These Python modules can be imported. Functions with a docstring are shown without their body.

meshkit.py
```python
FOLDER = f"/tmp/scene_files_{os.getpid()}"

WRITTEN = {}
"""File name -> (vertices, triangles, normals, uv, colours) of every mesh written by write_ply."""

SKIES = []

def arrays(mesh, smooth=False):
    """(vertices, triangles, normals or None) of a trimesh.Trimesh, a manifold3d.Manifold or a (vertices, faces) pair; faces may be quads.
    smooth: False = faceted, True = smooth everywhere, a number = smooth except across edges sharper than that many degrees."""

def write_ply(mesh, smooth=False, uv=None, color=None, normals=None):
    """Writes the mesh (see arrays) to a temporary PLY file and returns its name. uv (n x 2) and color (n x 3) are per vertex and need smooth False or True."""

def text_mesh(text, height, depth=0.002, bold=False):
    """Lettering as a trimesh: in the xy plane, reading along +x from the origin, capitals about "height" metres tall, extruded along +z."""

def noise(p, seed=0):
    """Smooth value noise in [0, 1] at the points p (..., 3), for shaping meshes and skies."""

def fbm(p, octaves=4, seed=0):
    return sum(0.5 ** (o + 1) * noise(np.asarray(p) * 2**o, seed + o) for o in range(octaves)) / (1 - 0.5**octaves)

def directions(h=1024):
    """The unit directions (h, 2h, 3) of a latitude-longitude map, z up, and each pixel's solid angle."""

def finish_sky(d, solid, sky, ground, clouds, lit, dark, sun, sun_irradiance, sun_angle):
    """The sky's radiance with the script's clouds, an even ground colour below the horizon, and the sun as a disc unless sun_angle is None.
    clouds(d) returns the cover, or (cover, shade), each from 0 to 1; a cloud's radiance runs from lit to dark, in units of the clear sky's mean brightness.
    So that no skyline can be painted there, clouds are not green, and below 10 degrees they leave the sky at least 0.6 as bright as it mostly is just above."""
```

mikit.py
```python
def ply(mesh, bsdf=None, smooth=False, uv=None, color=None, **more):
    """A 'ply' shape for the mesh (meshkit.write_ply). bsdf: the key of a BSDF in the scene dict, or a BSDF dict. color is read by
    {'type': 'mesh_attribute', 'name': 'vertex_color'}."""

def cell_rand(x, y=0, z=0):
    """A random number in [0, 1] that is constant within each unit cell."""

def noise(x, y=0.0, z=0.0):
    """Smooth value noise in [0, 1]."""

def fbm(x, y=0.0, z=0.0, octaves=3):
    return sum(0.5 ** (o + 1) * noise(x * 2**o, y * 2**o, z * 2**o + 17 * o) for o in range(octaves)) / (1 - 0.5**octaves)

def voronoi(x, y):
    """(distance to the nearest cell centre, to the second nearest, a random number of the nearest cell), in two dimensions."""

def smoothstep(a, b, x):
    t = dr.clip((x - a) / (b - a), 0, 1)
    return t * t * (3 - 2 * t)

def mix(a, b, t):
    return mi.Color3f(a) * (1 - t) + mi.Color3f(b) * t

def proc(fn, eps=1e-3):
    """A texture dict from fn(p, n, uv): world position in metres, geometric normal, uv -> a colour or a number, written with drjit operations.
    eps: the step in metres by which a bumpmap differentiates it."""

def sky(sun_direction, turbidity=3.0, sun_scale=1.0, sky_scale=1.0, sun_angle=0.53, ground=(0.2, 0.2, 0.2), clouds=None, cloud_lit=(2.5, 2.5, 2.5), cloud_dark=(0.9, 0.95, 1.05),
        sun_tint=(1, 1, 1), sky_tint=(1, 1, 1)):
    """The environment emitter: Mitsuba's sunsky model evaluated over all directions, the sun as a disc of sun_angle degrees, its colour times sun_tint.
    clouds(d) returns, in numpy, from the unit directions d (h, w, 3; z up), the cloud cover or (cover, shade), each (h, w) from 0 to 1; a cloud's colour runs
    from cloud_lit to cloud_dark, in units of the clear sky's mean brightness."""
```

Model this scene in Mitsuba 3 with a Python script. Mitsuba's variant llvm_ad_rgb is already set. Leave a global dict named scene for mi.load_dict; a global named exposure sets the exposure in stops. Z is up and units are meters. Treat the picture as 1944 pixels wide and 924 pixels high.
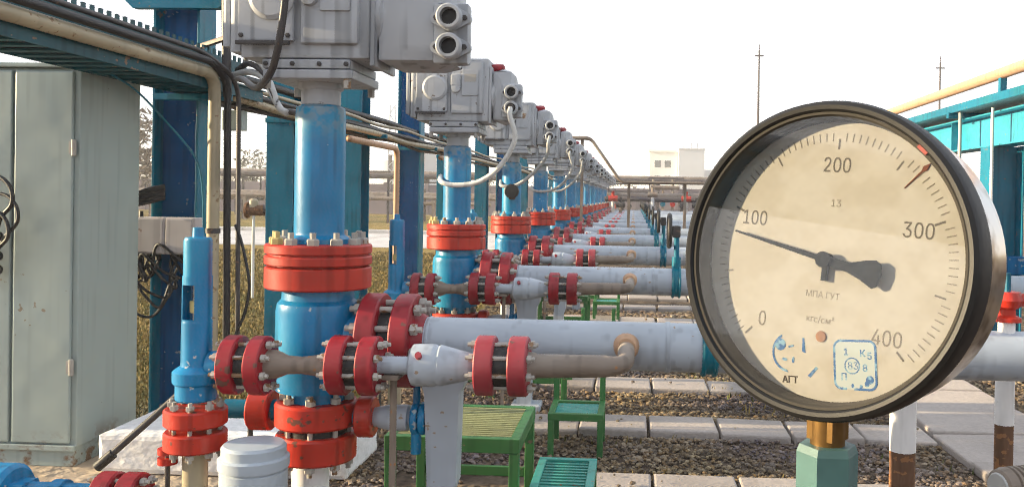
import math
import numpy as np, trimesh, drjit as dr, mitsuba as mi, mikit, meshkit
from mikit import proc, fbm, noise, mix, smoothstep, voronoi, cell_rand
import manifold3d as m3
from shapely.geometry import Polygon, Point

T = mi.ScalarTransform4f
rng = np.random.default_rng(7)
scene, labels = {}, {}
H = 1.45

# ------------------------------------------------------------------ camera, sky, exposure
exposure = 2.1
_y, _p, _r = np.radians([3.0, 0.5, 1.0])
_f = np.array([-math.sin(_y) * math.cos(_p), math.cos(_y) * math.cos(_p), -math.sin(_p)])
_r0 = np.array([math.cos(_y), math.sin(_y), 0]); _u0 = np.cross(_r0, _f)
_up = math.cos(_r) * _u0 - math.sin(_r) * _r0
scene['camera'] = {'type': 'perspective', 'fov': math.degrees(2 * math.atan(972 / 1700)), 'fov_axis': 'x', 'near_clip': 0.02, 'far_clip': 2000.0,
                   'principal_point_offset_x': -(1115 - 972) / 1944, 'principal_point_offset_y': -(390 - 462) / 924,
                   'to_world': T().look_at(origin=[0, 0, H], target=[*(np.array([0, 0, H]) + _f)], up=[*_up])}


def haze_clouds(d):
    n = meshkit.fbm(d * np.array([3, 3, 8.0]), 4)
    return np.clip(0.90 + 0.2 * (n - 0.5), 0, 1), np.clip(0.12 + 0.3 * (n - 0.5), 0, 1)


SUN = (-0.975, -0.06, 0.20)
scene['sky'] = mikit.sky(SUN, turbidity=3.0, clouds=haze_clouds, cloud_lit=(5.15, 5.55, 6.2), cloud_dark=(4.2, 4.4, 4.8), sun_scale=5.0, sun_tint=(0.66, 0.83, 1.3))

# ------------------------------------------------------------------ materials


def principled(tex, rough=0.5, metallic=0.0, spec=0.5, **k):
    return {'type': 'principled', 'base_color': tex, 'roughness': rough, 'metallic': metallic, 'specular': spec, **k}


def rgb(*c):
    return {'type': 'rgb', 'value': list(c)}


def mat(name, bsdf, bump=None, scale=0.002, eps=1e-3):
    if bump is not None:
        bsdf = {'type': 'bumpmap', 'arbitrary': proc(bump, eps), 'scale': scale, 'bsdf': bsdf}
    scene[name] = {'type': 'twosided', 'bsdf': bsdf}


def paint(name, base, rough=0.4, chip=None, chip_at=0.78, vary=0.25, streak=0.25, freq=5.0, fade=None, bump=0.0006, spec=0.4, coat=0.15, bfreq=22, foot=None, top=None):
    """old hand-brushed oil paint: uneven tone, vertical dirt streaks, chips down to primer or rust, faded patches"""
    def fn(p, n, uv):
        a = fbm(p.x * freq, p.y * freq, p.z * freq, 3)
        c = mi.Color3f(base) * (1 - vary + 2 * vary * a)
        if fade is not None:
            c = mix(c, mi.Color3f(fade), 0.55 * smoothstep(0.52, 0.72, fbm(p.x * 3 + 11, p.y * 3, p.z * 2.2, 3)))
        s = noise(p.x * 45, p.y * 45, p.z * 2.5)
        c = c * (1 - streak * smoothstep(0.55, 0.9, s))
        g = fbm(p.x * 38 + 3, p.y * 38, p.z * 38, 3)
        if chip is not None:
            c = mix(c, mi.Color3f(chip), smoothstep(chip_at - 0.02, chip_at + 0.02, 0.72 * g + 0.4 * a))
        if foot is not None:
            c = mix(c, mi.Color3f(foot), smoothstep(0.22, 0.04, p.z) * smoothstep(0.5, 0.68, 0.5 * g + 0.5 * noise(p.x * 14, p.y * 14, p.z * 6)))
        if top is not None:
            c = mix(c, mi.Color3f(top), 0.75 * smoothstep(1.62, 1.78, p.z + 0.22 * (a - 0.5)) * smoothstep(1.9, 1.8, p.z) * smoothstep(0.3, 0.6, g))
        return c
    def bf(p, n, uv):
        return fbm(p.x * bfreq, p.y * bfreq, p.z * bfreq, 3)
    mat(name, principled(proc(fn), rough, spec=spec, **({'clearcoat': coat, 'clearcoat_gloss': 0.5} if rough < 0.42 else {})), bf if bump else None, bump)


paint('blue_paint', (0.0005, 0.15, 0.33), 0.34, spec=0.32, coat=0.9, streak=0.35, top=(0.17, 0.22, 0.25), foot=None, chip=(0.35, 0.42, 0.45), chip_at=0.81, vary=0.3, fade=(0.002, 0.235, 0.40))
paint('teal_paint', (0.0005, 0.12, 0.20), 0.42, spec=0.3, chip=(0.2, 0.13, 0.08), chip_at=0.82, vary=0.25, fade=(0.003, 0.15, 0.19))
paint('tray_paint', (0.001, 0.055, 0.075), 0.5, chip=(0.16, 0.1, 0.06), chip_at=0.8, vary=0.4)
paint('cyan_column', (0.004, 0.14, 0.22), 0.42, chip=(0.2, 0.13, 0.08), chip_at=0.82, vary=0.25)
paint('cyan_paint', (0.03, 0.27, 0.37), 0.4, chip=(0.2, 0.13, 0.08), chip_at=0.82, vary=0.2)
paint('deep_blue_paint', (0.0005, 0.075, 0.22), 0.45, spec=0.2, chip=(0.2, 0.25, 0.3), chip_at=0.8, vary=0.25, fade=(0.003, 0.10, 0.22))
paint('orange_red_paint', (0.40, 0.022, 0.010), 0.4, chip=(0.13, 0.045, 0.03), chip_at=0.765, vary=0.38, streak=0.35, fade=(0.45, 0.04, 0.015))
paint('maroon_paint', (0.235, 0.010, 0.018), 0.42, chip=(0.12, 0.05, 0.04), chip_at=0.765, vary=0.38, streak=0.3, fade=(0.28, 0.06, 0.075))
paint('grey_paint', (0.35, 0.365, 0.39), 0.45, chip=(0.16, 0.14, 0.13), chip_at=0.80, vary=0.18, streak=0.38)
paint('pipe_paint', (0.35, 0.39, 0.44), 0.42, chip=(0.3, 0.22, 0.16), chip_at=0.81, vary=0.2, streak=0.22)
paint('white_paint', (0.74, 0.73, 0.72), 0.5, chip=(0.3, 0.22, 0.16), chip_at=0.84, vary=0.1, streak=0.2)
paint('cabinet_paint', (0.27, 0.325, 0.315), 0.42, chip=(0.2, 0.17, 0.13), chip_at=0.86, vary=0.09, streak=0.1, freq=2.5, bump=0.012, bfreq=3.2, foot=(0.16, 0.10, 0.06))
paint('deck_metal', (0.22, 0.23, 0.105), 0.6, vary=0.3)
paint('green_paint', (0.03, 0.13, 0.035), 0.5, chip=(0.16, 0.12, 0.07), chip_at=0.8, vary=0.25)
paint('teal_green_paint', (0.03, 0.24, 0.2), 0.42, chip=(0.16, 0.14, 0.1), chip_at=0.8, vary=0.25)
paint('brown_pipe', (0.19, 0.15, 0.12), 0.5, chip=(0.3, 0.14, 0.06), chip_at=0.76, vary=0.3, fade=(0.27, 0.235, 0.2))
paint('tan_pipe', (0.44, 0.27, 0.165), 0.5, chip=(0.3, 0.18, 0.1), chip_at=0.8, vary=0.15)
paint('conduit_metal', (0.33, 0.28, 0.19), 0.45, chip=(0.2, 0.13, 0.07), chip_at=0.75, vary=0.3)
paint('rust', (0.13, 0.065, 0.035), 0.8, chip=(0.24, 0.11, 0.045), chip_at=0.66, vary=0.5)
paint('bolt_metal', (0.34, 0.32, 0.29), 0.5, chip=(0.22, 0.13, 0.07), chip_at=0.7, vary=0.4, bump=0)
paint('bolt_yellow', (0.50, 0.40, 0.17), 0.5, chip=(0.22, 0.13, 0.07), chip_at=0.74, vary=0.3, bump=0)
paint('dark_steel', (0.05, 0.045, 0.045), 0.5, chip=(0.14, 0.08, 0.05), chip_at=0.76, vary=0.3)
paint('rubber', (0.018, 0.017, 0.018), 0.5, vary=0.2, bump=0)
paint('cable_grey', (0.36, 0.36, 0.35), 0.5, vary=0.2, bump=0)
paint('cable_white', (0.62, 0.62, 0.6), 0.5, vary=0.15, bump=0)
paint('box_plastic', (0.45, 0.42, 0.42), 0.55, chip=(0.3, 0.22, 0.2), chip_at=0.8, vary=0.15)
paint('far_wall', (0.19, 0.16, 0.18), 0.9, vary=0.2, freq=0.5, bump=0, streak=0)
paint('far_metal', (0.07, 0.058, 0.06), 0.7, vary=0.2, freq=0.5, bump=0, streak=0)
paint('far_white', (0.80, 0.79, 0.75), 0.8, vary=0.08, freq=0.4, bump=0, streak=0)
paint('far_grey', (0.5, 0.52, 0.56), 0.8, vary=0.08, freq=0.4, bump=0, streak=0)
paint('far_glass', (0.12, 0.13, 0.14), 0.3, vary=0.1, freq=0.4, bump=0, streak=0)
paint('nut_paint', (0.055, 0.125, 0.125), 0.45, chip=(0.2, 0.17, 0.1), chip_at=0.76, vary=0.2, freq=60, bump=0)
mat('white_plastic', principled(rgb(0.36, 0.41, 0.46), 0.4))
mat('black_gloss', principled(rgb(0.012, 0.012, 0.013), 0.5, spec=0.25))
mat('brass', principled(proc(lambda p, n, uv: mix((0.22, 0.125, 0.035), (0.09, 0.05, 0.02), fbm(p.x * 90, p.y * 90, p.z * 90, 3))), 0.38, 0.75))
mat('chrome', principled(proc(lambda p, n, uv: mix((0.55, 0.54, 0.53), (0.2, 0.15, 0.11), smoothstep(0.45, 0.75, fbm(p.x * 70, p.y * 70, p.z * 70, 3)))), 0.16, 1.0))
mat('needle_black', principled(rgb(0.012, 0.014, 0.017), 0.85, spec=0.1))
mat('ink', principled(rgb(0.085, 0.078, 0.07), 0.9, spec=0.1))
mat('ink_dark', principled(rgb(0.03, 0.025, 0.02), 0.9, spec=0.1))
mat('ink_faded', principled(rgb(0.12, 0.108, 0.09), 0.9, spec=0.1))
mat('ink_blue', principled(proc(lambda p, n, uv: mix((0.01, 0.06, 0.17), (0.1, 0.2, 0.28), smoothstep(0.45, 0.7, fbm(p.x * 420, p.y * 420, p.z * 420, 2)))), 0.8))
mat('ink_pale_blue', principled(rgb(0.23, 0.265, 0.265), 0.8))
mat('ink_red', principled(rgb(0.10, 0.035, 0.02), 0.8, spec=0.1))
mat('red_mark', principled(rgb(0.2, 0.02, 0.015), 0.6))


def dial_fn(p, n, uv):
    a = fbm(p.x * 55, p.y * 55, p.z * 55, 4)
    b = fbm(p.x * 240 + 5, p.y * 240, p.z * 240, 3)
    c = mix((0.244, 0.23, 0.198), (0.268, 0.258, 0.232), smoothstep(0.35, 0.65, a))
    return c * (0.95 + 0.1 * b)


mat('dial_face', principled(proc(dial_fn), 0.8, spec=0.1))
mat('ring_cream', principled(rgb(0.05, 0.046, 0.04), 0.9, spec=0.1))
scene['window_glass'] = {'type': 'thindielectric', 'int_ior': 1.5}


def concrete_fn(base):
    def fn(p, n, uv):
        a = fbm(p.x * 2.3, p.y * 2.3, p.z * 2.3, 4)
        b = fbm(p.x * 60, p.y * 60, p.z * 60, 3)
        r = cell_rand(dr.floor(p.x * 2.3256 + 0.5), dr.floor(p.y * 0.806), 0)
        return mi.Color3f(base) * (0.68 + 0.38 * a + 0.3 * (b - 0.5)) * (0.9 + 0.2 * r)
    return fn


mat('paver_concrete', principled(proc(concrete_fn((0.34, 0.30, 0.275))), 0.9, spec=0.2), lambda p, n, uv: fbm(p.x * 70, p.y * 70, p.z * 70, 3), 0.004)
mat('white_concrete', principled(proc(concrete_fn((0.74, 0.73, 0.72))), 0.85, spec=0.2), lambda p, n, uv: fbm(p.x * 30, p.y * 30, p.z * 30, 4), 0.008)
mat('road_concrete', principled(proc(concrete_fn((0.42, 0.40, 0.39))), 0.9, spec=0.2))
mat('kerb_concrete', principled(proc(concrete_fn((0.60, 0.59, 0.58))), 0.9, spec=0.2))


def ground_fn(p, n, uv):
    a = fbm(p.x * 0.35, p.y * 0.35, 0, 4); b = fbm(p.x * 9, p.y * 9, 0, 4); c = noise(p.x * 60, p.y * 60, 0)
    grass = mix((0.16, 0.115, 0.035), (0.24, 0.17, 0.065), smoothstep(0.3, 0.7, b))
    grass = mix(grass, mi.Color3f(0.085, 0.085, 0.03), 0.7 * smoothstep(0.5, 0.7, a))
    soil = mix((0.06, 0.045, 0.035), (0.12, 0.09, 0.065), smoothstep(0.3, 0.75, b)) * (0.75 + 0.5 * c)
    sand = mix((0.40, 0.33, 0.26), (0.30, 0.24, 0.18), b)
    t = smoothstep(-2.0, -1.7, p.x + 0.25 * (b - 0.5))
    near = 1 - smoothstep(5.2, 6.4, p.y + 0.9 * (a - 0.5))
    far = smoothstep(40.0, 60.0, p.y)
    g = mix(mix(grass, sand, near * 0.9), soil, t * (1 - far))
    return g


mat('ground_soil', principled(proc(ground_fn), 0.95, spec=0.1), lambda p, n, uv: fbm(p.x * 18, p.y * 18, 0, 4), 0.03, 4e-3)
vc = {'type': 'mesh_attribute', 'name': 'vertex_color'}
mat('stone_mix', principled(vc, 0.85, spec=0.25))
scene['grass_blade'] = {'type': 'twosided', 'bsdf': principled(vc, 0.7, spec=0.2)}
mat('tree_bark', principled(rgb(0.07, 0.05, 0.04), 0.9))
mat('tree_leaf', principled(vc, 0.8, spec=0.2))

# ------------------------------------------------------------------ mesh helpers


def cat(*ms):
    return trimesh.util.concatenate([m for m in ms])


def box(x0, x1, y0, y1, z0, z1, c=0.0):
    """a box with chamfered edges"""
    a = np.array([[x0, y0, z0], [x1, y1, z1]], float)
    if c <= 0:
        return trimesh.creation.box(bounds=a)
    c = min(c, 0.45 * float(np.min(a[1] - a[0])))
    pts = []
    for sx in (0, 1):
        for sy in (0, 1):
            for sz in (0, 1):
                v = np.array([a[sx, 0], a[sy, 1], a[sz, 2]])
                s = np.array([1 - 2 * sx, 1 - 2 * sy, 1 - 2 * sz]) * c
                for k in range(3):
                    w = v + s; w[k] = v[k]; pts.append(w)
                pts.append(v + s * 0.3)
    return trimesh.convex.convex_hull(np.array(pts))


def frame_to(axis):
    z = np.asarray(axis, float); z = z / np.linalg.norm(z)
    x = np.cross([0, 0, 1.0], z) if abs(z[2]) < 0.95 else np.array([1.0, 0, 0]) - z * z[0]
    x /= np.linalg.norm(x); y = np.cross(z, x)
    M = np.eye(4); M[:3, 0], M[:3, 1], M[:3, 2] = x, y, z
    return M


def lathe(prof, n=40, origin=(0, 0, 0), axis=(0, 0, 1)):
    """revolve [(r, z), ...] about axis through origin; closed ends where r = 0"""
    prof = [(max(r, 1e-5), z) for r, z in prof]
    m = trimesh.creation.revolve(np.array(prof), sections=n)
    m.apply_transform(frame_to(axis)); m.apply_translation(origin)
    return m


def rod(p0, p1, r, n=20, r1=None, c=0.0):
    p0, p1 = np.asarray(p0, float), np.asarray(p1, float); L = np.linalg.norm(p1 - p0)
    r1 = r if r1 is None else r1
    pr = [(0, 0), (r - c, 0), (r, c), (r1, L - c), (r1 - c, L), (0, L)] if c else [(0, 0), (r, 0), (r1, L), (0, L)]
    return lathe(pr, n, p0, p1 - p0)


def spline(pts, k=8):
    pts = np.asarray(pts, float)
    if len(pts) < 3:
        return pts
    P = np.vstack([2 * pts[0] - pts[1], pts, 2 * pts[-1] - pts[-2]]); out = []
    for i in range(1, len(P) - 2):
        for t in np.linspace(0, 1, k, endpoint=False):
            a, b, c_, d = P[i - 1], P[i], P[i + 1], P[i + 2]
            out.append(0.5 * (2 * b + (c_ - a) * t + (2 * a - 5 * b + 4 * c_ - d) * t * t + (3 * b - a - 3 * c_ + d) * t ** 3))
    return np.array(out + [pts[-1]])


def tube(pts, r, n=10, k=8, smooth=True):
    p = spline(pts, k) if smooth else np.asarray(pts, float)
    d = np.gradient(p, axis=0); d /= np.linalg.norm(d, axis=1, keepdims=True)
    x = np.cross(d[0], [0.3, 0.2, 0.9]); x /= np.linalg.norm(x)
    V = []
    rr = np.broadcast_to(r, len(p)) if np.ndim(r) == 0 else np.interp(np.linspace(0, 1, len(p)), np.linspace(0, 1, len(r)), r)
    a = np.arange(n) * 2 * np.pi / n
    for i in range(len(p)):
        x = x - d[i] * (x @ d[i]); x /= np.linalg.norm(x); y = np.cross(d[i], x)
        V.append(p[i] + rr[i] * (np.cos(a)[:, None] * x + np.sin(a)[:, None] * y))
    V = np.vstack(V + [p[:1], p[-1:]]); F = []; m = len(p)
    for i in range(m - 1):
        for j in range(n):
            q = (j + 1) % n
            F += [[i * n + j, i * n + q, (i + 1) * n + q], [i * n + j, (i + 1) * n + q, (i + 1) * n + j]]
    for j in range(n):
        q = (j + 1) % n
        F += [[m * n, q, j], [m * n + 1, (m - 1) * n + j, (m - 1) * n + q]]
    return trimesh.Trimesh(V, np.array(F), process=False)


def bend(pts, rad, k=6):
    """polyline with rounded corners"""
    pts = [np.asarray(p, float) for p in pts]; out = [pts[0]]
    for i in range(1, len(pts) - 1):
        a, b, c = pts[i - 1], pts[i], pts[i + 1]
        u = (a - b) / np.linalg.norm(a - b); w = (c - b) / np.linalg.norm(c - b)
        rr = min(rad, 0.45 * np.linalg.norm(a - b), 0.45 * np.linalg.norm(c - b))
        for t in np.linspace(0, 1, k + 1):
            out.append((1 - t) ** 2 * (b + u * rr) + 2 * t * (1 - t) * b + t * t * (b + w * rr))
    out.append(pts[-1])
    return np.array(out)


def prism(poly, depth, c=0.0):
    """extruded polygon in the xz plane, thickness along y centred"""
    m = trimesh.creation.extrude_polygon(Polygon(poly) if not isinstance(poly, Polygon) else poly, depth, engine='earcut')
    m.apply_transform(np.array([[1, 0, 0, 0], [0, 0, -1, 0], [0, 1, 0, 0], [0, 0, 0, 1.0]])); m.apply_translation([0, depth / 2, 0])
    return m


def hexbolt(L, r=0.02, over=0.02):
    """stud with a hexagon nut at its top: the stud runs from z=-L to 0, nut and thread end above"""
    nut = lathe([(0, 0), (r, 0), (r, 0.8 * r), (0.8 * r, 1.0 * r), (0, 1.0 * r)], 6)
    return cat(nut, rod([0, 0, -L], [0, 0, r + over], 0.5 * r, 8))


def studbolt(L, r=0.02, over=0.016):
    """stud through a flange pair, centred on the origin along z, a nut on either end"""
    nut = lathe([(0, 0), (r, 0), (r, r), (0, r)], 6)
    a = nut.copy(); a.apply_translation([0, 0, L / 2]); b = nut.copy(); b.apply_translation([0, 0, -L / 2 - r])
    return cat(a, b, rod([0, 0, -L / 2 - r - over], [0, 0, L / 2 + r + over], 0.52 * r, 8))


# ------------------------------------------------------------------ scene assembly


def unique(k):
    if k not in scene and k not in labels:
        return k
    i = 1
    while f'{k}_{i:03d}' in scene or f'{k}_{i:03d}' in labels:
        i += 1
    return f'{k}_{i:03d}'


def thing(name, label, category, group=None):
    k = unique(name); labels[k] = {'label': label, 'category': category}
    if group:
        labels[k]['group'] = group
    return k


def part(parent, name, mesh, bsdf, smooth=30, M=None, **kw):
    """adds a mesh (or an already written ply dict) as parent__name"""
    k = unique(f'{parent}__{name}' if parent else name)
    d = dict(mesh) if isinstance(mesh, dict) else mikit.ply(mesh, bsdf, smooth, **kw)
    if M is not None:
        d['to_world'] = T(np.asarray(M, float))
    scene[k] = d
    return k


def structure(name, mesh, bsdf, smooth=False, kind='structure', label=None, category=None, **kw):
    k = part(None, name, mesh, bsdf, smooth, **kw); labels[k] = {'kind': kind}
    if label:
        labels[k].update(label=label, category=category)
    return k


def mv(x=0, y=0, z=0):
    M = np.eye(4); M[:3, 3] = x, y, z
    return M


class Proto:
    """a list of parts written once; place() adds them under a thing's key"""

    def __init__(self):
        self.items = []

    def add(self, name, mesh, bsdf, smooth=30, M=None):
        d = dict(mesh) if isinstance(mesh, dict) else mikit.ply(mesh, bsdf, smooth)
        self.items.append((name, d, np.eye(4) if M is None else np.asarray(M, float)))
        return self

    def place(self, key, M, only=None):
        names = {}
        for name, d, L in self.items:
            par, _, leaf = name.rpartition('__')
            par = names.get(par, par)
            k = part(key + ('__' + par if par else ''), leaf, d, None, M=M @ L)
            if leaf.endswith('ring'):
                labels[k] = {'kind': 'stuff'}
            if name not in names:
                names[name] = k[len(key) + 2:]


def bolts(proto, name, ply, n, radius, origin, axis, phase=0.0):
    F = frame_to(axis); F[:3, 3] = origin
    for i in range(n):
        a = 2 * math.pi * (i + phase) / n
        proto.add(name, ply, None, M=F @ mv(radius * math.cos(a), radius * math.sin(a), 0))


def ring(mesh, n, radius, origin, axis, phase=0.0):
    F = frame_to(axis); F[:3, 3] = origin; out = []
    for i in range(n):
        a = 2 * math.pi * (i + phase) / n
        m = mesh.copy(); m.apply_transform(F @ mv(radius * math.cos(a), radius * math.sin(a), 0)); out.append(m)
    return cat(*out)


X_AX, Y_AX, Z_AX = (1, 0, 0), (0, 1, 0), (0, 0, 1)
ORD = ['nearest', 'second', 'third', 'fourth', 'fifth', 'sixth', 'seventh', 'eighth', 'ninth', 'tenth', 'eleventh', 'twelfth', 'thirteenth', 'fourteenth']

# ------------------------------------------------------------------ ground, strips, gravel
g = trimesh.creation.box(bounds=[[-500, -60, -1.0], [500, 900, 0.0]])
structure('ground', g, 'ground_soil')

PITCH = 0.43
paver_plies = []
for v in range(4):
    b = box(-PITCH / 2 + 0.008, PITCH / 2 - 0.008, -0.2, 0.2, -0.06, 0.0, 0.012)
    paver_plies.append(mikit.ply(b, 'paver_concrete', False))
slab_plies = [mikit.ply(box(-0.4 + .006, 0.4 - .006, -0.31, 0.31, -0.06, 0.0, 0.012), 'paver_concrete', False)]
STRIPS = [4.40, 5.60, 6.87, 8.08, 9.28, 10.5, 11.7, 12.9]
k_pav = 'paved_strip'
for si, yc in enumerate(STRIPS):
    k = unique('paved_strip'); labels[k] = {'kind': 'structure'}
    x = -1.0 + 0.04 * si if yc > 5 else -0.1
    while x < (1.75 if si < 4 else 1.2):
        part(k, 'paver', paver_plies[0], None, M=mv(x + 0.005 * rng.normal(), yc + 0.008 * rng.normal(), 0.045 + 0.007 * rng.normal())
             @ trimesh.transformations.euler_matrix(0.008 * rng.normal(), 0.01 * rng.normal(), 0.012 * rng.normal()))
        x += PITCH
k = 'footpath'; labels[k] = {'kind': 'structure'}
for i in range(16):
    for xx in (2.25,):
        part(k, 'slab', slab_plies[0], None, M=mv(xx, 3.4 + 0.63 * i, 0.05 + 0.006 * rng.normal()) @ trimesh.transformations.euler_matrix(0.008 * rng.normal(), 0.008 * rng.normal(), 0.01 * rng.normal()))

# gravel between the strips: one object of loose stones
ico = trimesh.creation.icosahedron()
shapes = []
for i in range(6):
    v = ico.vertices * (1 + 0.35 * rng.uniform(-1, 1, (12, 1))) * np.array([1, 0.8, 0.55]); shapes.append(v)


def scatter_stones(n, x0, x1, y0, y1, smin, smax):
    V, F, C = [], [], []
    cols = 0.70 * np.array([[0.19, 0.155, 0.125], [0.24, 0.20, 0.165], [0.14, 0.115, 0.10], [0.31, 0.275, 0.24], [0.21, 0.155, 0.105], [0.17, 0.155, 0.155]])
    px = rng.uniform(x0, x1, n); py = y0 + (y1 - y0) * rng.uniform(0, 1, n) ** 1.5
    off = 0
    for x, y in zip(px, py):
        onstrip = any(abs(y - s) < 0.2 for s in STRIPS) and -1.2 < x < 1.9
        if onstrip and rng.uniform() > 0.012:
            continue
        if 1.83 < x < 2.67:
            continue
        s = (smin + (smax - smin) * rng.uniform() ** 1.6) * (1.7 if rng.uniform() < .02 else 1) * (1 + 0.05 * max(0, y - 5))
        a = rng.uniform(0, 6.28); ca, sa = math.cos(a), math.sin(a)
        v = shapes[rng.integers(6)] * s
        v = np.c_[v[:, 0] * ca - v[:, 1] * sa, v[:, 0] * sa + v[:, 1] * ca, v[:, 2]]
        z = s * 0.25 + (0.052 if onstrip else 0.02 * meshkit.noise(np.array([x * 2.5, y * 2.5, 0])))
        V.append(v + [x, y, z]); F.append(ico.faces + off); off += 12
        c = cols[rng.integers(6)] * rng.uniform(0.75, 1.25) * (0.75 + 0.5 * meshkit.noise(np.array([x * 1.6, y * 1.6, 5])))
        t = min(1, max(0, 2.6 * meshkit.fbm(np.array([x * 1.1, y * 1.9, 9]), 3) - .8))
        c = c * ((1 - t) * np.array([.82, .76, .84]) + t * np.array([1.22, 1.08, .76]))
        C.append(np.tile(c, (12, 1)))
    return trimesh.Trimesh(np.vstack(V), np.vstack(F), process=False), np.vstack(C)


gm, gc = scatter_stones(64000, -1.9, 3.4, 3.4, 11.5, 0.007, 0.019)
structure('gravel', gm, 'stone_mix', False, 'stuff', 'loose brown gravel between the concrete strips under the pipes', 'gravel', color=gc)


def grass(n, fx, y0, y1, pw, h0, h1, cols):
    V = np.zeros((n, 3, 3)); C = np.zeros((n, 3, 3))
    y = y0 + (y1 - y0) * rng.uniform(0, 1, n) ** pw
    x = fx(y, rng.uniform(0, 1, n))
    clump = meshkit.noise(np.c_[x * 1.3, y * 1.3, 0 * x])
    h = rng.uniform(h0, h1, n) * (0.4 + 1.1 * clump) * (1 + 0.02 * (y - y0)); a = rng.uniform(0, 6.28, n); w = (0.006 + 0.0012 * (y - y0))
    lean = rng.uniform(0, 0.8, n) * h; b = rng.uniform(0, 6.28, n)
    base = np.c_[x, y, 0 * x]
    V[:, 0] = base + np.c_[np.cos(a) * w, np.sin(a) * w, 0 * x]; V[:, 1] = base - np.c_[np.cos(a) * w, np.sin(a) * w, 0 * x]
    V[:, 2] = base + np.c_[np.cos(b) * lean, np.sin(b) * lean, h]
    c = np.array(cols)[rng.integers(0, len(cols), n)] * (0.6 + 0.9 * clump[:, None]) * rng.uniform(0.8, 1.2, (n, 1))
    C[:] = c[:, None]
    return trimesh.Trimesh(V.reshape(-1, 3), np.arange(3 * n).reshape(-1, 3), process=False), C.reshape(-1, 3)


gcols = [[0.15, 0.105, 0.028], [0.19, 0.135, 0.045], [0.11, 0.085, 0.024], [0.07, 0.068, 0.02], [0.23, 0.17, 0.07]]
gr, grc = grass(90000, lambda y, u: -1.95 - (0.18 + 0.62 * (y / 5.5)) * 5 * u - 0.0 * y, 5.4, 22.0, 1.6, 0.012, 0.04, gcols)
structure('grass', gr, 'grass_blade', False, 'stuff', 'dry yellow grass behind the grey cabinet and the blue columns', 'grass', color=grc)

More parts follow.
